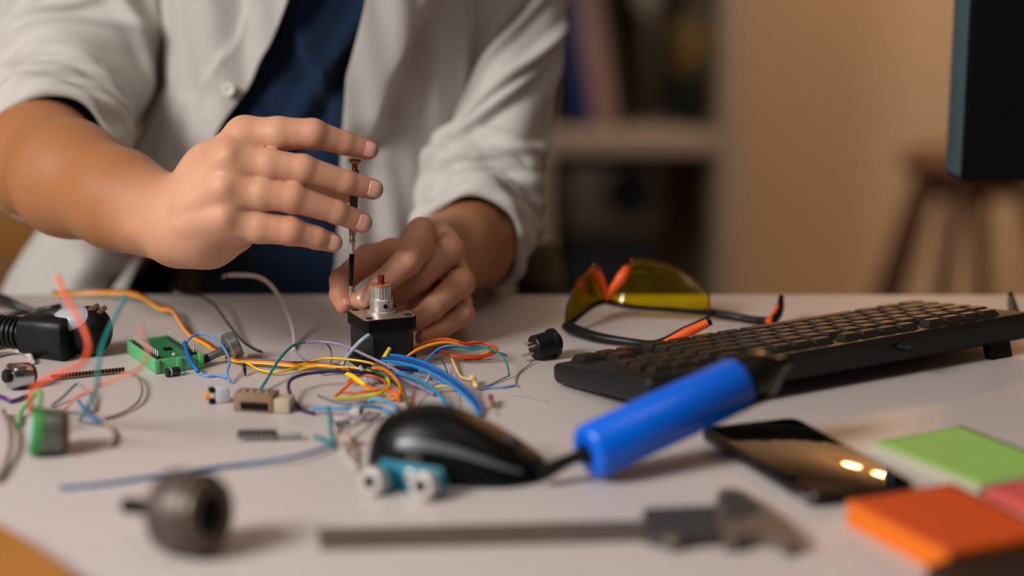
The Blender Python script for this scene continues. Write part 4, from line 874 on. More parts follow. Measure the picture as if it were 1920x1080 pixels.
def terminal_block():
    K = [Pz(u, v, .0105) for u, v in ((237, 638), (320, 632), (380, 666), (292, 676))]
    ey = flat(K[0] - K[3]); ex = flat(K[2] - K[3]); o = K[3].copy(); o[2] = TZ; w = np.linalg.norm(K[2] - K[3]); l = np.linalg.norm(K[0] - K[3])
    ex2 = flat(ex - ey * ex.dot(ey)); R = frame(ex2, (0, 0, 1)); t = empty('terminal_block', 'green circuit module tray with rows of silver pins', 'circuit module', o + np.array([0, 0, .0004]), R)
    G1 = mat('pcb_green_light', (92, 176, 112), .5, var=.06); G2 = mat('pcb_green', (16, 112, 62), .4, var=.1, scale=200)
    th = .0014; hh = .0105
    for nm, c, s in (('side_wall', (w / 2, th / 2, hh / 2), (w, th, hh)), ('side_wall', (w / 2, l - th / 2, hh / 2), (w, th, hh)), ('end_wall', (th / 2, l / 2, hh / 2), (th, l - 2 * th, hh)), ('end_wall', (w - th / 2, l / 2, hh / 2), (th, l - 2 * th, hh))):
        b = MB(); b.box(c, s, bev=.0003); part(nm, b, G1, t, world=False, label='pale green tray wall')
    for x in (.001, w * .5, w - .001): b = MB(); b.box((x, -.0006, hh / 2), (.004, .0016, hh * .98), bev=.0003); part('rib', b, G1, t, world=False)
    b = MB(); b.box((w / 2, l / 2, hh - .0022), (w - 2 * th, l - 2 * th, .0016)); bd = part('board', b, G2, t, world=False)
    for x, nn in ((.0042, 13), (w - .0042, 13)):
        b = MB(); b.box((x, l / 2, hh - .0002), (.0030, l * .82, .0024), bev=.0003); part('header', b, mat('header_dark', (52, 46, 40), .5), bd, world=False)
        for k in range(nn):
            y = l * (.11 + .78 * k / (nn - 1)); b = MB(); b.lathe((x, y, hh - .001), (0, 0, 1), [(0, .0006), (.0056, .0006), (.0064, .0002)], 6); part('pin', b, mat('tinned_pin', (226, 222, 214), .35, .4, var=0), t, world=False)
    b = MB(); b.box((w * .55, l * .45, hh - .0008), (.006, .006, .0014), bev=.0002); part('chip', b, M_BLACKM, bd, world=False)
    b = MB(); b.lathe((w * .52, l * .2, hh - .0014), (0, 0, 1), [(0, .0014), (.001, .0014), (.0012, .001), (.0012, 0)], 12); part('solder_dot', b, M_WHITE, bd, world=False)
    c = empty('small_capacitor', 'tiny black capacitor lying in front of the green circuit module', 'capacitor', Pz(324, 704)); p = Pz(311, 699, .0035); q = Pz(336, 695, .0035)
    b = MB(); b.cyl(p, q, .0034, n=24, bev=.0006); part('can', b, mat('cap_slate', (30, 34, 44), .35), c)
    b = MB(); b.cyl(p + (q - p) * .25, p + (q - p) * .36, .00345, n=24); part('stripe', b, mat('stripe_pale', (170, 172, 180), .4), c)
    for s in (-.001, .001): b = MB(); b.cyl(q + [0, s, 0], q + (q - p) * .5 + [0, s * 1.6, -.002], .0003, n=6); part('lead', b, M_STEEL, c)
terminal_block()

def potentiometer():
    c = Pz(436, 652, .0105); s = Pz(386, 677, .0042); ax = s - c; Lg = np.linalg.norm(ax); ax /= Lg
    t = empty('potentiometer', 'silver potentiometer with a brown back plate and grey shaft', 'potentiometer', [c[0], c[1], TZ]); G = mat('pot_zinc', (150, 154, 152), .35, .8, var=.08)
    ax = np.array([-.80, -.42, -.30]); ax /= np.linalg.norm(ax); c = Pz(434, 650, .0122)
    b = MB(); b.lathe(c - ax * .004, ax, [(0, .0106), (.0004, .0112), (.0070, .0112), (.0078, .0104), (.0078, .0034)], 40); part('can', b, G, t)
    b = MB(); b.lathe(c - ax * .0042, -ax, [(0, .0106), (.0004, .0104), (.0005, 0)], 40); part('back_plate', b, mat('pot_brown', (104, 88, 74), .45, .4, var=.15, scale=200), t, label='brown back plate')
    b = MB(); b.lathe(c + ax * .0038, ax, [(0, .0036), (.006, .0036), (.0064, .0030), (.019, .0030), (.0195, .0026), (.0195, 0)], 28); part('shaft', b, mat('pot_shaft', (98, 106, 106), .4, .5), t)
    b = MB(); b.lathe(c + ax * .0200, ax, [(0, .0031), (.0045, .0031), (.005, .0026), (.005, 0)], 24); part('black_cap', b, M_BLACK, t)
    for k in range(3): 
        p = c + np.array([.008 + .002 * k, -.004 - .0015 * k, -.0065]); b = MB(); b.box(p, (.0016, .0008, .007), rot=Matrix.Rotation(.5, 3, 'Y'), bev=.0001); part('terminal', b, M_CHROME, t)
potentiometer()

def pin_strip():
    a = Pz(95, 706, .003); e = Pz(233, 692, .003); t = empty('pin_strip', 'long brown strip of header pins lying in front of the black tool', 'pin strip', Pz(164, 701)); d = (e - a); L_ = np.linalg.norm(d); d /= L_; w = np.cross(d, [0, 0, 1])
    b = MB(); b.box((a + e) / 2, (L_, .0024, .0026), rot=frame(d, (0, 0, 1)), bev=.0002); part('carrier', b, mat('strip_brown', (150, 108, 78), .5), t)
    for k in range(22):
        p = a + d * L_ * (k + .5) / 22; b = MB(); b.box(p + w * .0003 - np.array([0, 0, .0004]), (.0007, .008, .0007), rot=frame(d, (0, 0, 1))); part('pin', b, mat('pin_dark', (70, 52, 38), .3, .7), t)
        b = MB(); b.box(p + w * .0011, (.0013, .0012, .0029), rot=frame(d, (0, 0, 1))); part('notch', b, M_BLACKM, t)
pin_strip()

def canister(name, label, cat, c, ax, r, l, body, parts, shaft=None, n=44):
    ax = np.array(ax, float); ax /= np.linalg.norm(ax); t = empty(name, label, cat, [c[0], c[1], TZ])
    b = MB(); b.lathe(c - ax * l / 2, ax, [(0, r * .9), (r * .03, r * .97), (r * .1, r), (l - r * .1, r), (l - r * .03, r * .97), (l, r * .9)], n); part('can', b, body, t)
    for nm, s, rr, ll, m, lab in parts:
        q = c + ax * (l / 2 * s); dr = ax * (1 if s > 0 else -1); b = MB(); b.lathe(q - dr * .0001, dr, [(0, rr), (ll * .8, rr), (ll, rr * .9), (ll, 0)], n); part(nm, b, m, t, label=lab)
    return t, ax
def round_things():
    c = Pz(352, 960, .0238); t, ax = canister('round_motor', 'large dark round motor with a black stub shaft, out of focus in front', 'motor', c, (-.86, .50, -.08), .0238, .026, mat('motor_grey', (88, 76, 70), .45, .35, var=.1), [])
    q = c - ax * .0132; b = MB(); b.lathe(q, -ax, [(-.001, .0214), (.0035, .0208), (.0045, .0195), (.0045, .0128), (.0006, .0118), (.0006, 0)], 44); part('end_cap', b, mat('motor_cap', (96, 84, 72), .45, .3), t)
    b = MB(); b.lathe(q - ax * .0007, -ax, [(0, .0115), (.0004, 0)], 36); part('dark_recess', b, M_BLACKM, t)
    b = MB(); b.lathe(c + ax * .0128, ax, [(0, .0120), (.008, .0095), (.0085, .0050), (.033, .0046), (.034, .004), (.034, 0)], 28); part('shaft', b, M_BLACK, t)
    c = Pz(88, 808, .0155); G = mat('ring_green', (64, 150, 74), .5)
    t, ax = canister('small_motor', 'small grey motor with a green ring and brown end cap', 'motor', c, (-.93, -.30, .12), .0150, .019, mat('can_grey', (112, 118, 108), .35, .5), [('brown_cap', -1, .0132, .004, mat('cap_brown', (98, 62, 50), .5), 'brown end cap')])
    b = MB(); b.lathe(c + ax * .0040, ax, [(0, .0152), (.0004, .0158), (.006, .0158), (.0066, .015), (.0066, .011), (.0075, .0105)], 44); part('green_ring', b, G, t, label='green ring')
    b = MB(); b.lathe(c + ax * .0105, ax, [(0, .011), (.0015, .0105), (.002, .006), (.003, 0)], 36); part('pale_face', b, mat('face_pale', (170, 186, 190), .3), t)
    c = Pz(36, 704, .0098); t, ax = canister('metal_knob', 'shiny metal cylinder with a red brown end at the edge of the desk', 'component', c, (-.75, -.62, .12), .0094, .016, mat('polished', (190, 196, 200), .12, 1, var=0), [('red_end', -1, .0082, .003, mat('end_redbrown', (104, 44, 28), .4), 'red brown end'), ('hub', 1, .005, .004, M_BLACK, None)])
round_things()

def sensor():
    f1 = Pz(692, 904, .0095); f2 = Pz(788, 912, .0100); ex = flat(f2 - f1); n = np.array([-.52, -.80, .10]); n /= np.linalg.norm(n)
    t = empty('ultrasonic_sensor', 'teal distance sensor board with two silver round eyes in front of the mouse', 'sensor', [(f1[0] + f2[0]) / 2, (f1[1] + f2[1]) / 2 + .012, TZ]); TE = mat('pcb_teal', (38, 128, 150), .4, var=.08)
    back = [f - n * .0165 for f in (f1, f2)]; mid = (back[0] + back[1]) / 2; R = frame(ex - n * ex.dot(n), np.cross(ex - n * ex.dot(n), -n)); 
    b = MB(); b.box(mid - n * .0008, (.047, .0016, .0205), rot=R, bev=.0003); bd = part('board', b, TE, t, label='teal circuit board')
    SV = mat('eye_silver', (206, 198, 194), .4, .25)
    for f in (f1, f2):
        b = MB(); b.lathe(f - n * .0165, n, [(0, .0088), (.0085, .0088)], 40); part('eye_base', b, TE, t, label='teal eye base')
        b = MB(); b.lathe(f - n * .0080, n, [(0, .0086), (.0068, .0086), (.0077, .0082), (.0080, .0076), (.0080, .0046), (.0064, .0042)], 40); e = part('eye', b, SV, t, label='silver round eye')
        b = MB(); b.lathe(f - n * .0015, n, [(0, .0043), (.0004, .0041), (.0006, 0)], 32); part('mesh_cover', b, M_BLACKM, e)
    for k in range(4): p = mid - ex * .0038 + ex * .00254 * k + np.array([0, 0, .0105]) - n * .003; b = MB(); b.cyl(p, p + np.array([0, .004, .007]), .0004, n=6); part('pin', b, M_CHROME, t)
    b = MB(); b.box(mid - n * .0035 + ex * .002 + np.array([0, 0, .008]), (.011, .003, .003), rot=R, bev=.0003); part('header', b, M_WHITE, bd)
    b = MB(); b.box(mid + n * .0014 + np.array([0, 0, .003]), (.006, .002, .008), rot=R, bev=.0008); part('crystal', b, M_STEEL, bd)
sensor()

def small_parts():
    # box module left of the wire tangle
    a = Pz(440, 772, .0); e = Pz(548, 778, .0); ex = flat(e - a); R = frame(ex, (0, 0, 1)); c = (a + e) / 2 + np.array([0, .009, 0])
    t = empty('relay_module', 'small tan topped box module with a black front slot', 'module', c + np.array([0, 0, .0003]), R)
    b = MB(); b.box((-.006, 0, .0065), (.029, .017, .0130), bev=.001); part('housing', b, mat('relay_tan', (142, 112, 88), .5, var=.2, scale=120), t, world=False)
    b = MB(); b.box((-.005, -.0088, .0045), (.020, .0012, .0052), bev=.0003); part('front_slot', b, M_BLACKM, t, world=False)
    b = MB(); b.box((.0145, .0, .0050), (.0115, .015, .0100), bev=.0008); part('cream_block', b, mat('relay_cream', (186, 170, 142), .5), t, world=False, label='cream end block')
    for k in range(4): b = MB(); b.box((-.014 + .0055 * k, .0, .0134), (.0018, .006, .001), bev=.0002); part('contact', b, M_STEEL, t, world=False)
    # white plug with black and orange ends
    c = Pz(408, 757, 0); t = empty('white_plug', 'small white plug with black clips and an orange end', 'connector', c + np.array([0, 0, .0003]), rotz(.35))
    b = MB(); b.box((.004, .003, .0055), (.010, .009, .011), bev=.0008); part('housing', b, mat('plug_white', (196, 198, 206), .5), t, world=False)
    for s in (-1, 1): b = MB(); b.box((-.0035, .002, .0055 + s * .0042), (.0040, .006, .0036), bev=.0006); part('clip', b, M_BLACK, t, world=False)
    b = MB(); b.lathe((-.0055, .002, .0055), (-1, 0, 0), [(0, .0030), (.003, .0028), (.0036, .0014), (.0036, 0)], 18); part('orange_end', b, mat('plug_orange', (224, 150, 50), .4), t, world=False)
    # dark chip with grey lead
    a = Pz(446, 826, 0); e = Pz(590, 824, 0); ex = flat(e - a); R = frame(ex, (0, 0, 1)); t = empty('chip', 'narrow dark chip with a pale tail lying before the box module', 'chip', a + np.array([0, .0, .0003]), R)
    b = MB(); b.box((.013, 0, .0042), (.026, .0065, .0044), bev=.0004); part('body', b, mat('chip_dark', (42, 46, 48), .5), t, world=False)
    for k in range(8):
        for s in (-1, 1): b = MB(); b.box((.003 + .0029 * k, s * .0038, .0026), (.0009, .0006, .0045)); part('pin', b, M_STEEL, t, world=False)
    b = MB(); b.box((.034, 0, .0030), (.018, .005, .0020), bev=.0004); part('tail', b, mat('chip_tail', (150, 150, 146), .5), t, world=False)
    # resistors and caps right of the tangle
    def resistor(u0, v0, u1, v1, h, c, lab, r=.0014, body=(.3, .7)):
        p, q = Pz(u0, v0, h), Pz(u1, v1, .0012); t = empty('resistor', lab, 'resistor', [(p[0] + q[0]) / 2, (p[1] + q[1]) / 2, TZ], group=None); d = q - p; L_ = np.linalg.norm(d); d /= L_
        b = MB(); b.tube([p, (p + q) / 2, q], .00032, 6, 3); part('lead', b, M_STEEL, t)
        s0, s1 = p + d * L_ * body[0], p + d * L_ * body[1]; l = np.linalg.norm(s1 - s0); b = MB(); b.lathe(s0, d, [(0, r * .5), (l * .06, r), (l * .2, r), (l * .28, r * .86), (l * .72, r * .86), (l * .8, r), (l * .94, r), (l, r * .5)], 16); bo = part('body', b, mat('res' + lab[:9], c, .45), t)
        for k, cc in enumerate(((150, 40, 26), (40, 30, 24), (196, 140, 40))): b = MB(); b.cyl(s0 + d * l * (.34 + .13 * k), s0 + d * l * (.39 + .13 * k), r * .9, n=14); part('band', b, mat('band%d' % k, cc, .5), bo)
    resistor(884, 702, 900, 742, .006, (226, 196, 130), 'cream resistor standing beside the blue wires', .0022, (.1, .6))
    resistor(918, 738, 930, 778, .006, (128, 84, 66), 'brown resistor right of the cream one', .0020, (.1, .55))
    resistor(845, 690, 862, 772, .004, (196, 176, 128), 'thin pale resistor between the blue wires', .0014, (.3, .5))
    # wooden block corner at lower left
    t = empty('wooden_board', 'orange brown wooden board corner at the near left of the desk', 'board', Pz(0, 1075)); q = [Pz(*p) for p in ((-60, 990), (10, 1022), (75, 1062), (150, 1120), (0, 1180), (-120, 1130))]
    b = MB(); b.prism([(p[0], p[1]) for p in q], TZ + .0003, TZ + .011); part('plank', b, mat('board_wood', (172, 112, 44), .5, var=.2, scale=20, stretch=(2, 14, 2)), t)
    # little peg beyond the keyboard
    p = Pz(1904, 602); t = empty('peg', 'small dark brown peg standing beyond the end of the keyboard', 'peg', p)
    b = MB(); b.lathe(p + [0, 0, .0002], (-.22, .1, 1), [(0, .0045), (.004, .0050), (.010, .0044), (.016, .0036), (.021, .0024), (.022, 0)], 20); part('body', b, mat('peg_brown', (74, 58, 36), .5), t)
    b = MB(); b.lathe(p + [-.0046, .0020, .0215], (-.22, .1, 1), [(0, .0024), (.002, .0022), (.0028, .001), (.0028, 0)], 14); part('tip', b, M_BLACKM, t)
    # small black leg under the potentiometer
    t = empty('black_pin_plug', 'thin black plug pin hanging beside the yellow wire', 'connector', Pz(459, 703)); b = MB(); b.tube([Pz(457, 682, .008), Pz(459, 694, .004), Pz(460, 704, .0012)], [.0012, .0013, .0006], 10, 4); part('sleeve', b, M_BLACK, t)
    b = MB(); b.tube([Pz(457, 682, .008), Pz(455, 676, .010)], .0006, 6, 3); part('lead', b, M_STEEL, t)
small_parts()

def monitor():
    d = 1.80; a = Pd(1804, 342, d); t_ = Pd(1788, 0, d); yaw = math.radians(62)
    t = empty('monitor', 'black computer monitor with a grey side edge at the far end of the desk', 'monitor', [a[0] + .16, 1.72, TZ])
    X = np.array([math.cos(math.radians(-24)), math.sin(math.radians(-24)), 0]); X = np.array([.9936, .113, 0]); Yv = np.array([-.113, .9936, 0]); tl = math.radians(-2.2)
    Zv = np.array([0.008, 0.0, 1.0]); Zv /= np.linalg.norm(Zv); R = Matrix((Vector(X), Vector(Yv), Vector(Zv))).transposed(); W, Hh, T = .50, .315, .046
    o = a + Yv * T * 0.0
    c = o + X * W / 2 + Yv * T / 2 + Zv * Hh / 2
    b = MB(); b.box(c, (W, T, Hh), rot=R, bev=.004); part('housing', b, mat('monitor_black', (5, 6, 8), .55, var=.08, spec=.15), t)
    b = MB(); b.box(o - X * .0006 + Yv * T / 2 + Zv * Hh / 2, (.0022, T - .008, Hh - .008), rot=R, bev=.0008); part('side_edge', b, mat('monitor_edge', (74, 94, 100), .4, .2), t, label='grey side edge')
    b = MB(); b.box(c + Yv * (T / 2 + .0004), (W - .02, .0012, Hh - .02), rot=R); part('screen', b, M_BLACKGLOSS, t)
    b = MB(); b.box(c + Yv * .0 - Yv * (T / 2 + .004), (W * .5, .012, Hh * .5), rot=R, bev=.004); part('rear_cover', b, M_BLACK, t)
    f = o + X * W / 2 + Yv * T / 2; b = MB(); b.box((f[0], f[1], TZ + .095), (.05, .02, .18), rot=R, bev=.004); part('stand', b, M_BLACK, t)
    b = MB(); b.lathe((f[0], f[1] - .01, TZ + .0004), (0, 0, 1), [(0, .09), (.004, .092), (.008, .09), (.010, .085), (.010, 0)], 40); part('foot', b, M_BLACK, t)
monitor()

# ------------------------------------------------------------------ wires
WM = {}
def wmat(c): 
    if c not in WM: WM[c] = mat('wire_%d_%d_%d' % c, c, .38, var=.03)
    return WM[c]
def wire(label, c, pts, r=.0009, strip=None, name='wire', tipc=None, group=None):
    """pts: (u, v, height above desk) or (u, v, 'd', depth)"""
    P = [Pd(p[0], p[1], p[3]) if len(p) == 4 else Pz(p[0], p[1], p[2]) for p in pts]; P = np.array(P)
    rm = r if not hasattr(r, '__len__') else r[-1]
    for p in P: p[2] = max(p[2], TZ + rm + .0003)
    if not strip:
        b = MB(); b.tube(P, r, 10, 7); return single(name, label, 'wire', b, wmat(c), group)
    lo = P[P[:, 2].argmin()]; t = empty(name, label, 'wire', [lo[0], lo[1], TZ], group=group)
    b = MB(); b.tube(P, r, 10, 7); part('insulation', b, wmat(c), t)
    e, f = (P[0], P[1]) if strip[0] == 's' else (P[-1], P[-2]); d = (e - f) / np.linalg.norm(e - f)
    for k in range(4): a = k * 1.57; o = np.array([0, math.cos(a), math.sin(a)]) * r * .35; b = MB(); b.tube([e + o - d * .0008, e + o * 1.3 + d * strip[1] * .5, e + o * (1.0 + .5 * k) + d * strip[1] + np.array([0, 0, -.0006 * k])], r * .28, 6, 3); part('strand', b, mat('copper_tinned', (214, 196, 186), .3, 1, var=0), t)
    return t
BLK, WHT, YEL, ORG, BRN, RED = (20, 21, 23), (214, 200, 192), (240, 190, 22), (236, 110, 16), (96, 52, 26), (196, 58, 24)
BLU, LBL, NVY, TEA, PUR, GRN, GRY, CRM, PAL = (20, 110, 186), (112, 150, 206), (22, 34, 74), (28, 128, 138), (140, 124, 150), (22, 124, 84), (150, 146, 150), (232, 200, 132), (158, 170, 186)
def wires():
    # three strand servo cable along the far left
    base = [(98, 553, .004), (140, 552, .004), (190, 550, .006), (240, 551, .010), (268, 560, .009), (298, 579, .006), (322, 584, .006), (338, 606, .004), (356, 630, .003), (385, 646, .003), (412, 664, .0025), (436, 676, .0025), (462, 680, .003), (505, 682, .004), (545, 686, .004), (590, 686, .004), (630, 690, .004), (655, 698, .005)]
    t = empty('servo_cable', 'flat three strand yellow orange and brown cable trailing across the far desk', 'cable', Pz(298, 579))
    for k, (c, nm) in enumerate(((YEL, 'yellow strand'), (ORG, 'orange strand'), (BRN, 'brown strand'))):
        P = []
        for i, (u, v, h) in enumerate(base):
            tw = math.sin(i * .9) * .6; o = (1 - k) * .0014; P.append(Pz(u, v, h) + np.array([0, -o * math.cos(tw), -o * .8 + .0014]))
        P = np.array(P); P[:, 2] = np.maximum(P[:, 2], TZ + .0011); b = MB(); b.tube(P, .00078, 8, 6); part('strand', b, wmat(c), t, label=nm)
    wire('black wire with a bare silver end rising at the far desk edge', BLK, [(334, 549, .012), (352, 553, .011), (378, 556, .011), (402, 572, .010), (428, 607, .007), (455, 640, .004), (478, 655, .0015), (490, 660, .001)], .0010, ('s', .005))
    wire('thick cream wire arching over the far desk with its bare end pointing at the hand', WHT, [(429, 516, .036), (455, 516, .037), (478, 518, .037), (500, 528, .034), (520, 551, .026), (537, 583, .017), (549, 615, .008), (552, 642, .0022), (549, 655, .0014)], .0016, ('s', .006))
    # centre of the tangle
    wire('teal wire rising out of the tangle and curling over', TEA, [(486, 735, .001), (500, 712, .006), (522, 676, .013), (545, 651, .017), (566, 642, .018), (585, 641, .018)], .0011)
    wire('purple wire bending across the front of the square motor', PUR, [(574, 642, .0205), (605, 641, .021), (645, 648, .020), (690, 668, .0165), (728, 686, .012), (760, 704, .008), (785, 716, .005), (812, 730, .0025)], .00105)
    wire('thin purple loop hanging down beside the square motor', PUR, [(552, 650, .012), (562, 668, .007), (590, 684, .004), (625, 690, .003), (660, 694, .003)], .0007)
    wire('short purple lead dropping from the long purple wire', (112, 88, 112), [(612, 643, .017), (620, 656, .010), (622, 672, .004), (620, 680, .002)], .0006)
    wire('pale grey wire end sticking up before the square motor', PAL, [(692, 628, .030), (676, 640, .026), (660, 657, .018), (646, 676, .008), (640, 692, .002)], .0016)
    blues = [(716, 672, .010), (753, 675, .015), (801, 689, .016), (848, 715, .012), (888, 750, .005), (904, 776, .0015)]
    for k, (c, nm) in enumerate(((BLU, 'bright blue wire, outer of the thick blue bundle'), ((16, 72, 140), 'deep blue wire, inner of the thick blue bundle'), ((30, 130, 196), 'light blue wire, lowest of the thick blue bundle'))):
        wire(nm, c, [(u - 2 * k, v - 7 + 6 * k, h) for u, v, h in blues], .0012, group=None)
    wire('teal blue wire arching down to the mouse', (24, 130, 170), [(730, 697, .008), (765, 705, .010), (795, 718, .010), (822, 738, .007), (842, 764, .002)], .0014)
    wire('lavender wire lying along the teal blue wire', PUR, [(722, 682, .010), (755, 700, .009), (788, 716, .007), (815, 732, .004)], .0010)
    wire('navy wire looping over the open desk left of the tangle', NVY, [(720, 705, .006), (690, 699, .010), (650, 697, .012), (610, 697, .012), (570, 702, .011), (546, 712, .010), (541, 728, .008), (550, 748, .004), (566, 768, .0018), (590, 776, .0014)], .0013)
    wire('light blue wire crossing in front of the orange tangle', (40, 140, 186), [(586, 766, .004), (620, 766, .006), (655, 765, .007), (695, 762, .006), (722, 768, .003), (738, 782, .001)], .0013)
    wire('teal wire running straight down towards the viewer', TEA, [(616, 764, .010), (620, 790, .006), (622, 815, .004), (626, 840, .0015)], .0015)
    wire('short teal stub beside the straight teal wire', (14, 118, 128), [(590, 819, .004), (606, 823, .004), (622, 834, .003)], .0015)
    wire('long grey blue wire stretching past the round motor', (70, 120, 160), [(616, 838, .003), (585, 848, .004), (545, 858, .004), (490, 866, .003), (430, 873, .002), (350, 884, .0015), (270, 896, .0015), (190, 908, .0015), (112, 916, .0012)], .0013)
    # right side of the tangle
    o1 = [(748, 672, .006), (776, 652, .013), (806, 640, .017), (836, 636, .018), (862, 642, .015), (880, 648, .011)]
    for k, (c, nm) in enumerate(((ORG, 'orange wire, upper of the arch right of the square motor'), ((232, 140, 20), 'amber wire, lower of the arch right of the square motor'))):
        wire(nm, c, [(u + 3 * k, v + 6 * k, h) for u, v, h in o1], .0012)
    wire('red orange wire looping round at the right of the tangle', RED, [(846, 638, .017), (876, 644, .014), (906, 643, .013), (928, 651, .011), (931, 659, .009), (915, 667, .006), (884, 671, .005), (852, 668, .006), (828, 659, .008), (816, 662, .004)], .0010)
    wire('orange wire following inside the red orange loop', ORG, [(868, 646, .011), (890, 642, .013), (912, 645, .012), (924, 653, .009), (910, 663, .006), (876, 668, .004), (842, 664, .005), (824, 656, .007)], .0010)
    wire('brown wire under the red orange loop', BRN, [(862, 650, .010), (895, 650, .010), (926, 656, .006), (905, 671, .002), (870, 674, .002)], .0008)
    wire('bright blue wire hopping over the orange loop', (24, 120, 200), [(790, 686, .002), (806, 668, .008), (826, 652, .014), (850, 648, .016), (878, 652, .014), (908, 652, .013), (932, 660, .010), (950, 667, .006)], .0009)
    wire('green wire dropping off the right of the tangle', GRN, [(824, 648, .015), (850, 654, .013), (880, 656, .013), (912, 653, .014), (936, 662, .013), (949, 678, .010), (955, 703, .003)], .0007)
    wire('faint teal wire tail lying past the green wire', (110, 150, 150), [(955, 704, .002), (940, 711, .0015), (922, 720, .001), (906, 726, .001)], .0007)
    wire('pale blue wire end lying right of the resistors', LBL, [(968, 722, .001), (945, 726, .001), (920, 727, .001), (900, 730, .001)], .0008)
    wire('cream wire hanging below the orange loop', CRM, [(846, 670, .004), (854, 688, .003), (864, 706, .002), (884, 712, .003)], .0009)
    wire('cream wire stub behind the mouse', CRM, [(815, 727, .004), (832, 724, .005), (850, 728, .003)], .0013)
    wire('thin dark green wire standing at the right of the square motor', (40, 70, 50), [(818, 650, .012), (826, 668, .009), (836, 690, .004), (842, 706, .001)], .0005)
    wire('short dark blue wire stub beneath the blue bundle', (20, 60, 120), [(738, 690, .005), (760, 692, .004), (784, 698, .001)], .0018)
    wire('red thin wire behind the mouse top', (170, 70, 60), [(780, 722, .008), (776, 740, .005), (776, 762, .002)], .0007)
    wire('blue wire end at the right of the mouse', (44, 96, 170), [(897, 752, .006), (902, 766, .003), (903, 780, .001)], .0012)
    # yellow and orange tangle in the middle
    wire('yellow wire looping from the potentiometer', YEL, [(452, 676, .004), (466, 682, .004), (486, 693, .003), (515, 698, .003), (548, 691, .004), (576, 680, .006), (612, 672, .008), (655, 674, .010), (692, 680, .009), (718, 690, .005), (735, 702, .002)], .0009)
    wire('second yellow wire crossing the orange strands', (232, 176, 40), [(560, 694, .004), (595, 686, .006), (634, 688, .008), (668, 690, .008), (704, 700, .006), (728, 716, .002)], .0009)
    wire('orange wire folding back in the middle of the tangle', ORG, [(628, 744, .003), (646, 728, .006), (664, 714, .009), (680, 720, .009), (700, 730, .008), (722, 731, .007), (742, 740, .004), (748, 752, .0015)], .0012)
    wire('yellow wire, thickest of the fold in the tangle', (250, 206, 20), [(648, 700, .010), (662, 706, .011), (676, 716, .010), (692, 728, .007), (706, 740, .003)], .0017)
    wire('lime yellow wire under the orange fold', (188, 190, 30), [(630, 748, .002), (660, 745, .003), (690, 742, .004), (714, 736, .006), (730, 722, .008), (722, 704, .008), (700, 698, .006)], .0011)
    wire('amber wire hooping at the right of the fold', (214, 120, 20), [(688, 694, .006), (712, 690, .010), (734, 702, .011), (748, 720, .009), (750, 738, .005), (738, 748, .002), (716, 742, .002)], .0012)
    wire('olive brown wire running down behind the mouse', (110, 84, 24), [(704, 682, .010), (724, 692, .011), (742, 708, .010), (754, 728, .007), (762, 750, .003), (768, 768, .001)], .0013)
    wire('burnt orange wire lying across the fold', (204, 90, 30), [(640, 736, .004), (668, 736, .006), (700, 733, .007), (730, 728, .007), (752, 742, .003)], .0010)
    wire('dark green wire buried in the tangle', (24, 88, 54), [(690, 690, .010), (706, 698, .010), (724, 706, .009), (744, 722, .004), (752, 734, .001)], .0010)
    wire('grey wire stub among the yellow fold', PAL, [(676, 688, .010), (682, 702, .008), (690, 720, .003)], .0014)
    wire('thick mauve wire crossing under the blue bundle', (128, 118, 146), [(690, 684, .004), (722, 696, .006), (756, 712, .006), (790, 726, .004), (815, 742, .001)], .0015)
    wire('dark navy wire lying flat behind the blue bundle', NVY, [(742, 676, .003), (775, 684, .004), (806, 694, .003), (830, 706, .001)], .0014)
    wire('pale blue wire snaking under the teal blue wire', LBL, [(778, 700, .003), (800, 706, .004), (822, 716, .004), (846, 722, .002), (866, 734, .001)], .0010)
    wire('white wire loop between the two blue arcs', (204, 198, 200), [(796, 690, .004), (806, 700, .006), (800, 714, .005), (786, 722, .002), (770, 724, .001)], .0012)
    wire('plum wire under the yellow crossing wires', (96, 70, 104), [(600, 700, .002), (640, 692, .005), (676, 694, .006), (704, 706, .003), (716, 718, .001)], .0011)
    wire('rust wire peeking under the lime wire', (190, 74, 26), [(652, 716, .004), (676, 704, .008), (702, 706, .008), (720, 714, .005), (728, 730, .002)], .0011)
    wire('sky blue wire curling before the orange fold', (60, 150, 200), [(690, 752, .002), (712, 748, .004), (734, 756, .003), (744, 770, .001)], .0012)
    wire('grey wire lying under the navy loop', (120, 118, 128), [(596, 742, .001), (626, 752, .0015), (662, 756, .002), (700, 752, .001)], .0010)
    t = empty('yellow_plug', 'small yellow plug standing in front of the square motor', 'connector', Pz(724, 676)); b = MB(); p, q = Pz(719, 673, .010), Pz(731, 652, .0175); b.cyl(p, q, .0017, n=14, bev=.0004); part('sleeve', b, wmat((240, 206, 24)), t)
    b = MB(); b.cyl(q, q + (q - p) * .2, .0006, n=8); part('pin', b, M_STEEL, t); b = MB(); b.tube([p, Pz(714, 682, .005), Pz(706, 694, .0012)], .0009, 8, 4); part('lead', b, wmat(YEL), t)
    for i, (u, v, lab) in enumerate(((640, 800, 'white plug housing left of the mouse'), (668, 780, 'white plug housing behind the mouse hump'), (652, 836, 'beige plug housing nearest the sensor'))):
        t = empty('plug_housing', lab, 'connector', Pz(u, v) + np.array([0, 0, .0003]), rotz(.4 + i)); b = MB(); b.box((0, 0, .0035), (.011, .007, .007), bev=.0008); part('shell', b, mat('plug_pale%d' % (i == 2), (206, 198, 194) if i < 2 else (186, 166, 146), .5), t, world=False)
        for k in range(3): b = MB(); b.box((-.0035 + .0035 * k, -.0036, .0035), (.0016, .0008, .0026)); part('slot', b, M_BLACKM, t, world=False)
    wire('thin white wire curling left of the mouse', (200, 190, 188), [(690, 772, .004), (670, 790, .006), (648, 812, .005), (640, 842, .004), (655, 862, .002), (672, 880, .001)], .0011)
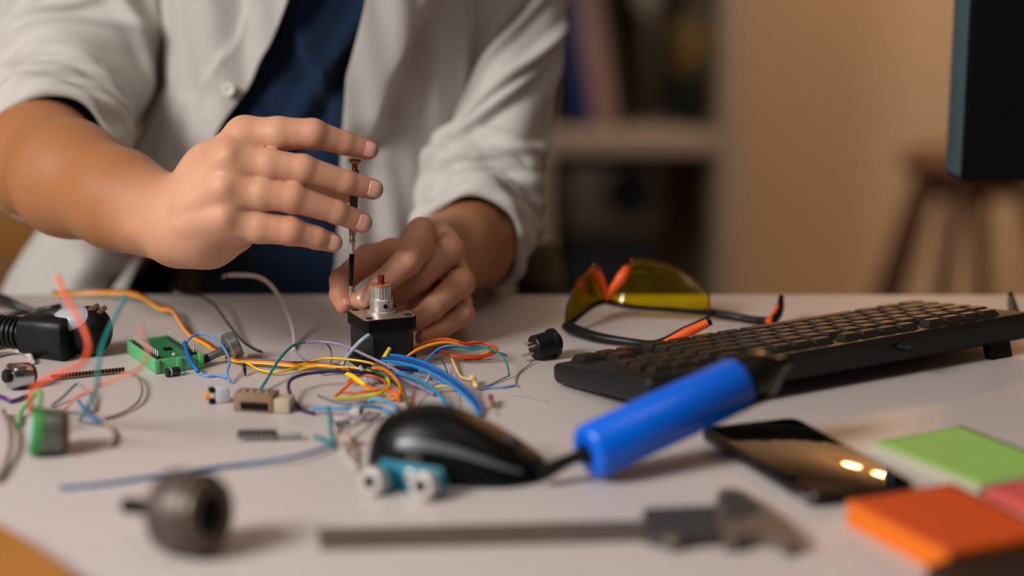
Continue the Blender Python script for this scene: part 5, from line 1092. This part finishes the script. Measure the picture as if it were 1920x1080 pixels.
    wire('tan wire curling at the left of the sensor', (150, 124, 104), [(634, 822, .003), (650, 826, .004), (664, 842, .003), (668, 866, .0015), (672, 884, .001)], .0010)
    wire('mauve wire lying below the light blue wire', (134, 116, 140), [(640, 776, .003), (664, 782, .003), (690, 786, .003), (712, 778, .002)], .0011)
    # left side
    wire('light blue wire loop beside the green circuit module', (96, 146, 206), [(432, 716, .002), (426, 700, .006), (430, 676, .010), (418, 650, .014), (400, 633, .017), (376, 626, .018), (356, 634, .016), (348, 650, .011), (352, 670, .006), (366, 690, .003), (385, 704, .0015), (408, 704, .0015), (426, 708, .002)], .0010)
    wire('deep blue wire over the corner of the green circuit module', (10, 100, 180), [(346, 642, .016), (350, 660, .013), (359, 680, .008), (372, 697, .003)], .0016)
    wire('black cable lying behind the ribbed black tool', BLK, [(-30, 556, .010), (5, 562, .010), (30, 572, .008), (60, 582, .005), (80, 588, .004), (108, 583, .010), (128, 582, .012)], [.0046, .0048, .0036, .0020, .0018, .0018, .0018], name='power_cable')
    wire('second black cable lying along the ribbed neck', BLK, [(-30, 592, .012), (20, 590, .014), (60, 584, .016), (95, 577, .020), (114, 573, .021)], .0020, name='power_cable')
    wire('white cable bow lying in front of the ribbed neck', (206, 192, 184), [(-20, 668, .003), (10, 660, .003), (38, 658, .003), (56, 668, .002), (60, 680, .002)], .0022)
    wire('orange wire loop rising in front of the round headed tool', (240, 84, 14), [(108, 516, 'd', 1.385), (120, 548, 'd', 1.38), (142, 586, 'd', 1.375), (160, 624, 'd', 1.37), (166, 655, 'd', 1.365), (150, 685, 'd', 1.36), (110, 700, 'd', 1.36), (70, 722, 'd', 1.37), (56, 745, 'd', 1.38), (62, 790, 'd', 1.40), (72, 822, 'd', 1.415)], .0015)
    wire('teal wire rising in front of the round headed tool', (20, 134, 130), [(236, 556, 'd', 1.44), (218, 590, 'd', 1.435), (202, 622, 'd', 1.43), (190, 655, 'd', 1.42), (184, 690, 'd', 1.415), (180, 730, 'd', 1.42), (160, 770, 'd', 1.45), (150, 790, .001)], .0013)
    wire('salmon wire standing before the green circuit module', (222, 130, 110), [(262, 612, 'd', 1.41), (270, 635, 'd', 1.408), (278, 662, 'd', 1.405), (262, 690, 'd', 1.40), (232, 704, 'd', 1.40), (190, 722, 'd', 1.42), (150, 740, 'd', 1.45), (120, 770, .001)], .0012)
    wire('tan wire hoop lying on the open desk at the left', (150, 128, 116), [(238, 696, .004), (256, 706, .005), (266, 726, .004), (262, 748, .003), (244, 766, .002), (220, 778, .0015), (196, 786, .001)], .0010)
    wire('grey wire bent like a tent in front of the pin strip', (138, 142, 148), [(96, 762, .001), (118, 744, .004), (140, 722, .008), (150, 722, .008), (164, 736, .006), (174, 754, .003), (176, 772, .001)], .0012)
    wire('blue wire with a tan tail at the left', (70, 124, 174), [(147, 752, .004), (158, 766, .004), (174, 784, .003), (192, 794, .002)], .0014)
    wire('tan wire tail curling after the short blue wire', (160, 136, 112), [(192, 796, .0015), (208, 804, .002), (216, 820, .002), (208, 838, .001)], .0014)
    wire('brown wire hanging down at the edge beside the small motor', (140, 116, 98), [(6, 770, .004), (18, 800, .006), (20, 835, .005), (10, 872, .003), (-6, 905, .001)], .0018)
    wire('purple wire end at the edge by the metal knob', (84, 40, 110), [(-12, 740, .003), (6, 745, .003), (22, 752, .002), (50, 744, .001)], .0014)
    wire('pale green wire rising from the small motor', (120, 180, 116), [(70, 770, .020), (76, 752, .022), (74, 734, .021), (58, 748, .014), (40, 770, .004), (34, 800, .001)], .0018)
    wire('fine grey wire lying flat right of the tangle', (160, 150, 144), [(958, 740, .0006), (990, 745, .0006), (1025, 753, .0006)], .0005)
    wire('fine curled grey wire before the panel switch', (150, 144, 138), [(1000, 676, .002), (984, 690, .001), (972, 700, .001), (966, 716, .001), (972, 726, .0006)], .0005)
wires()
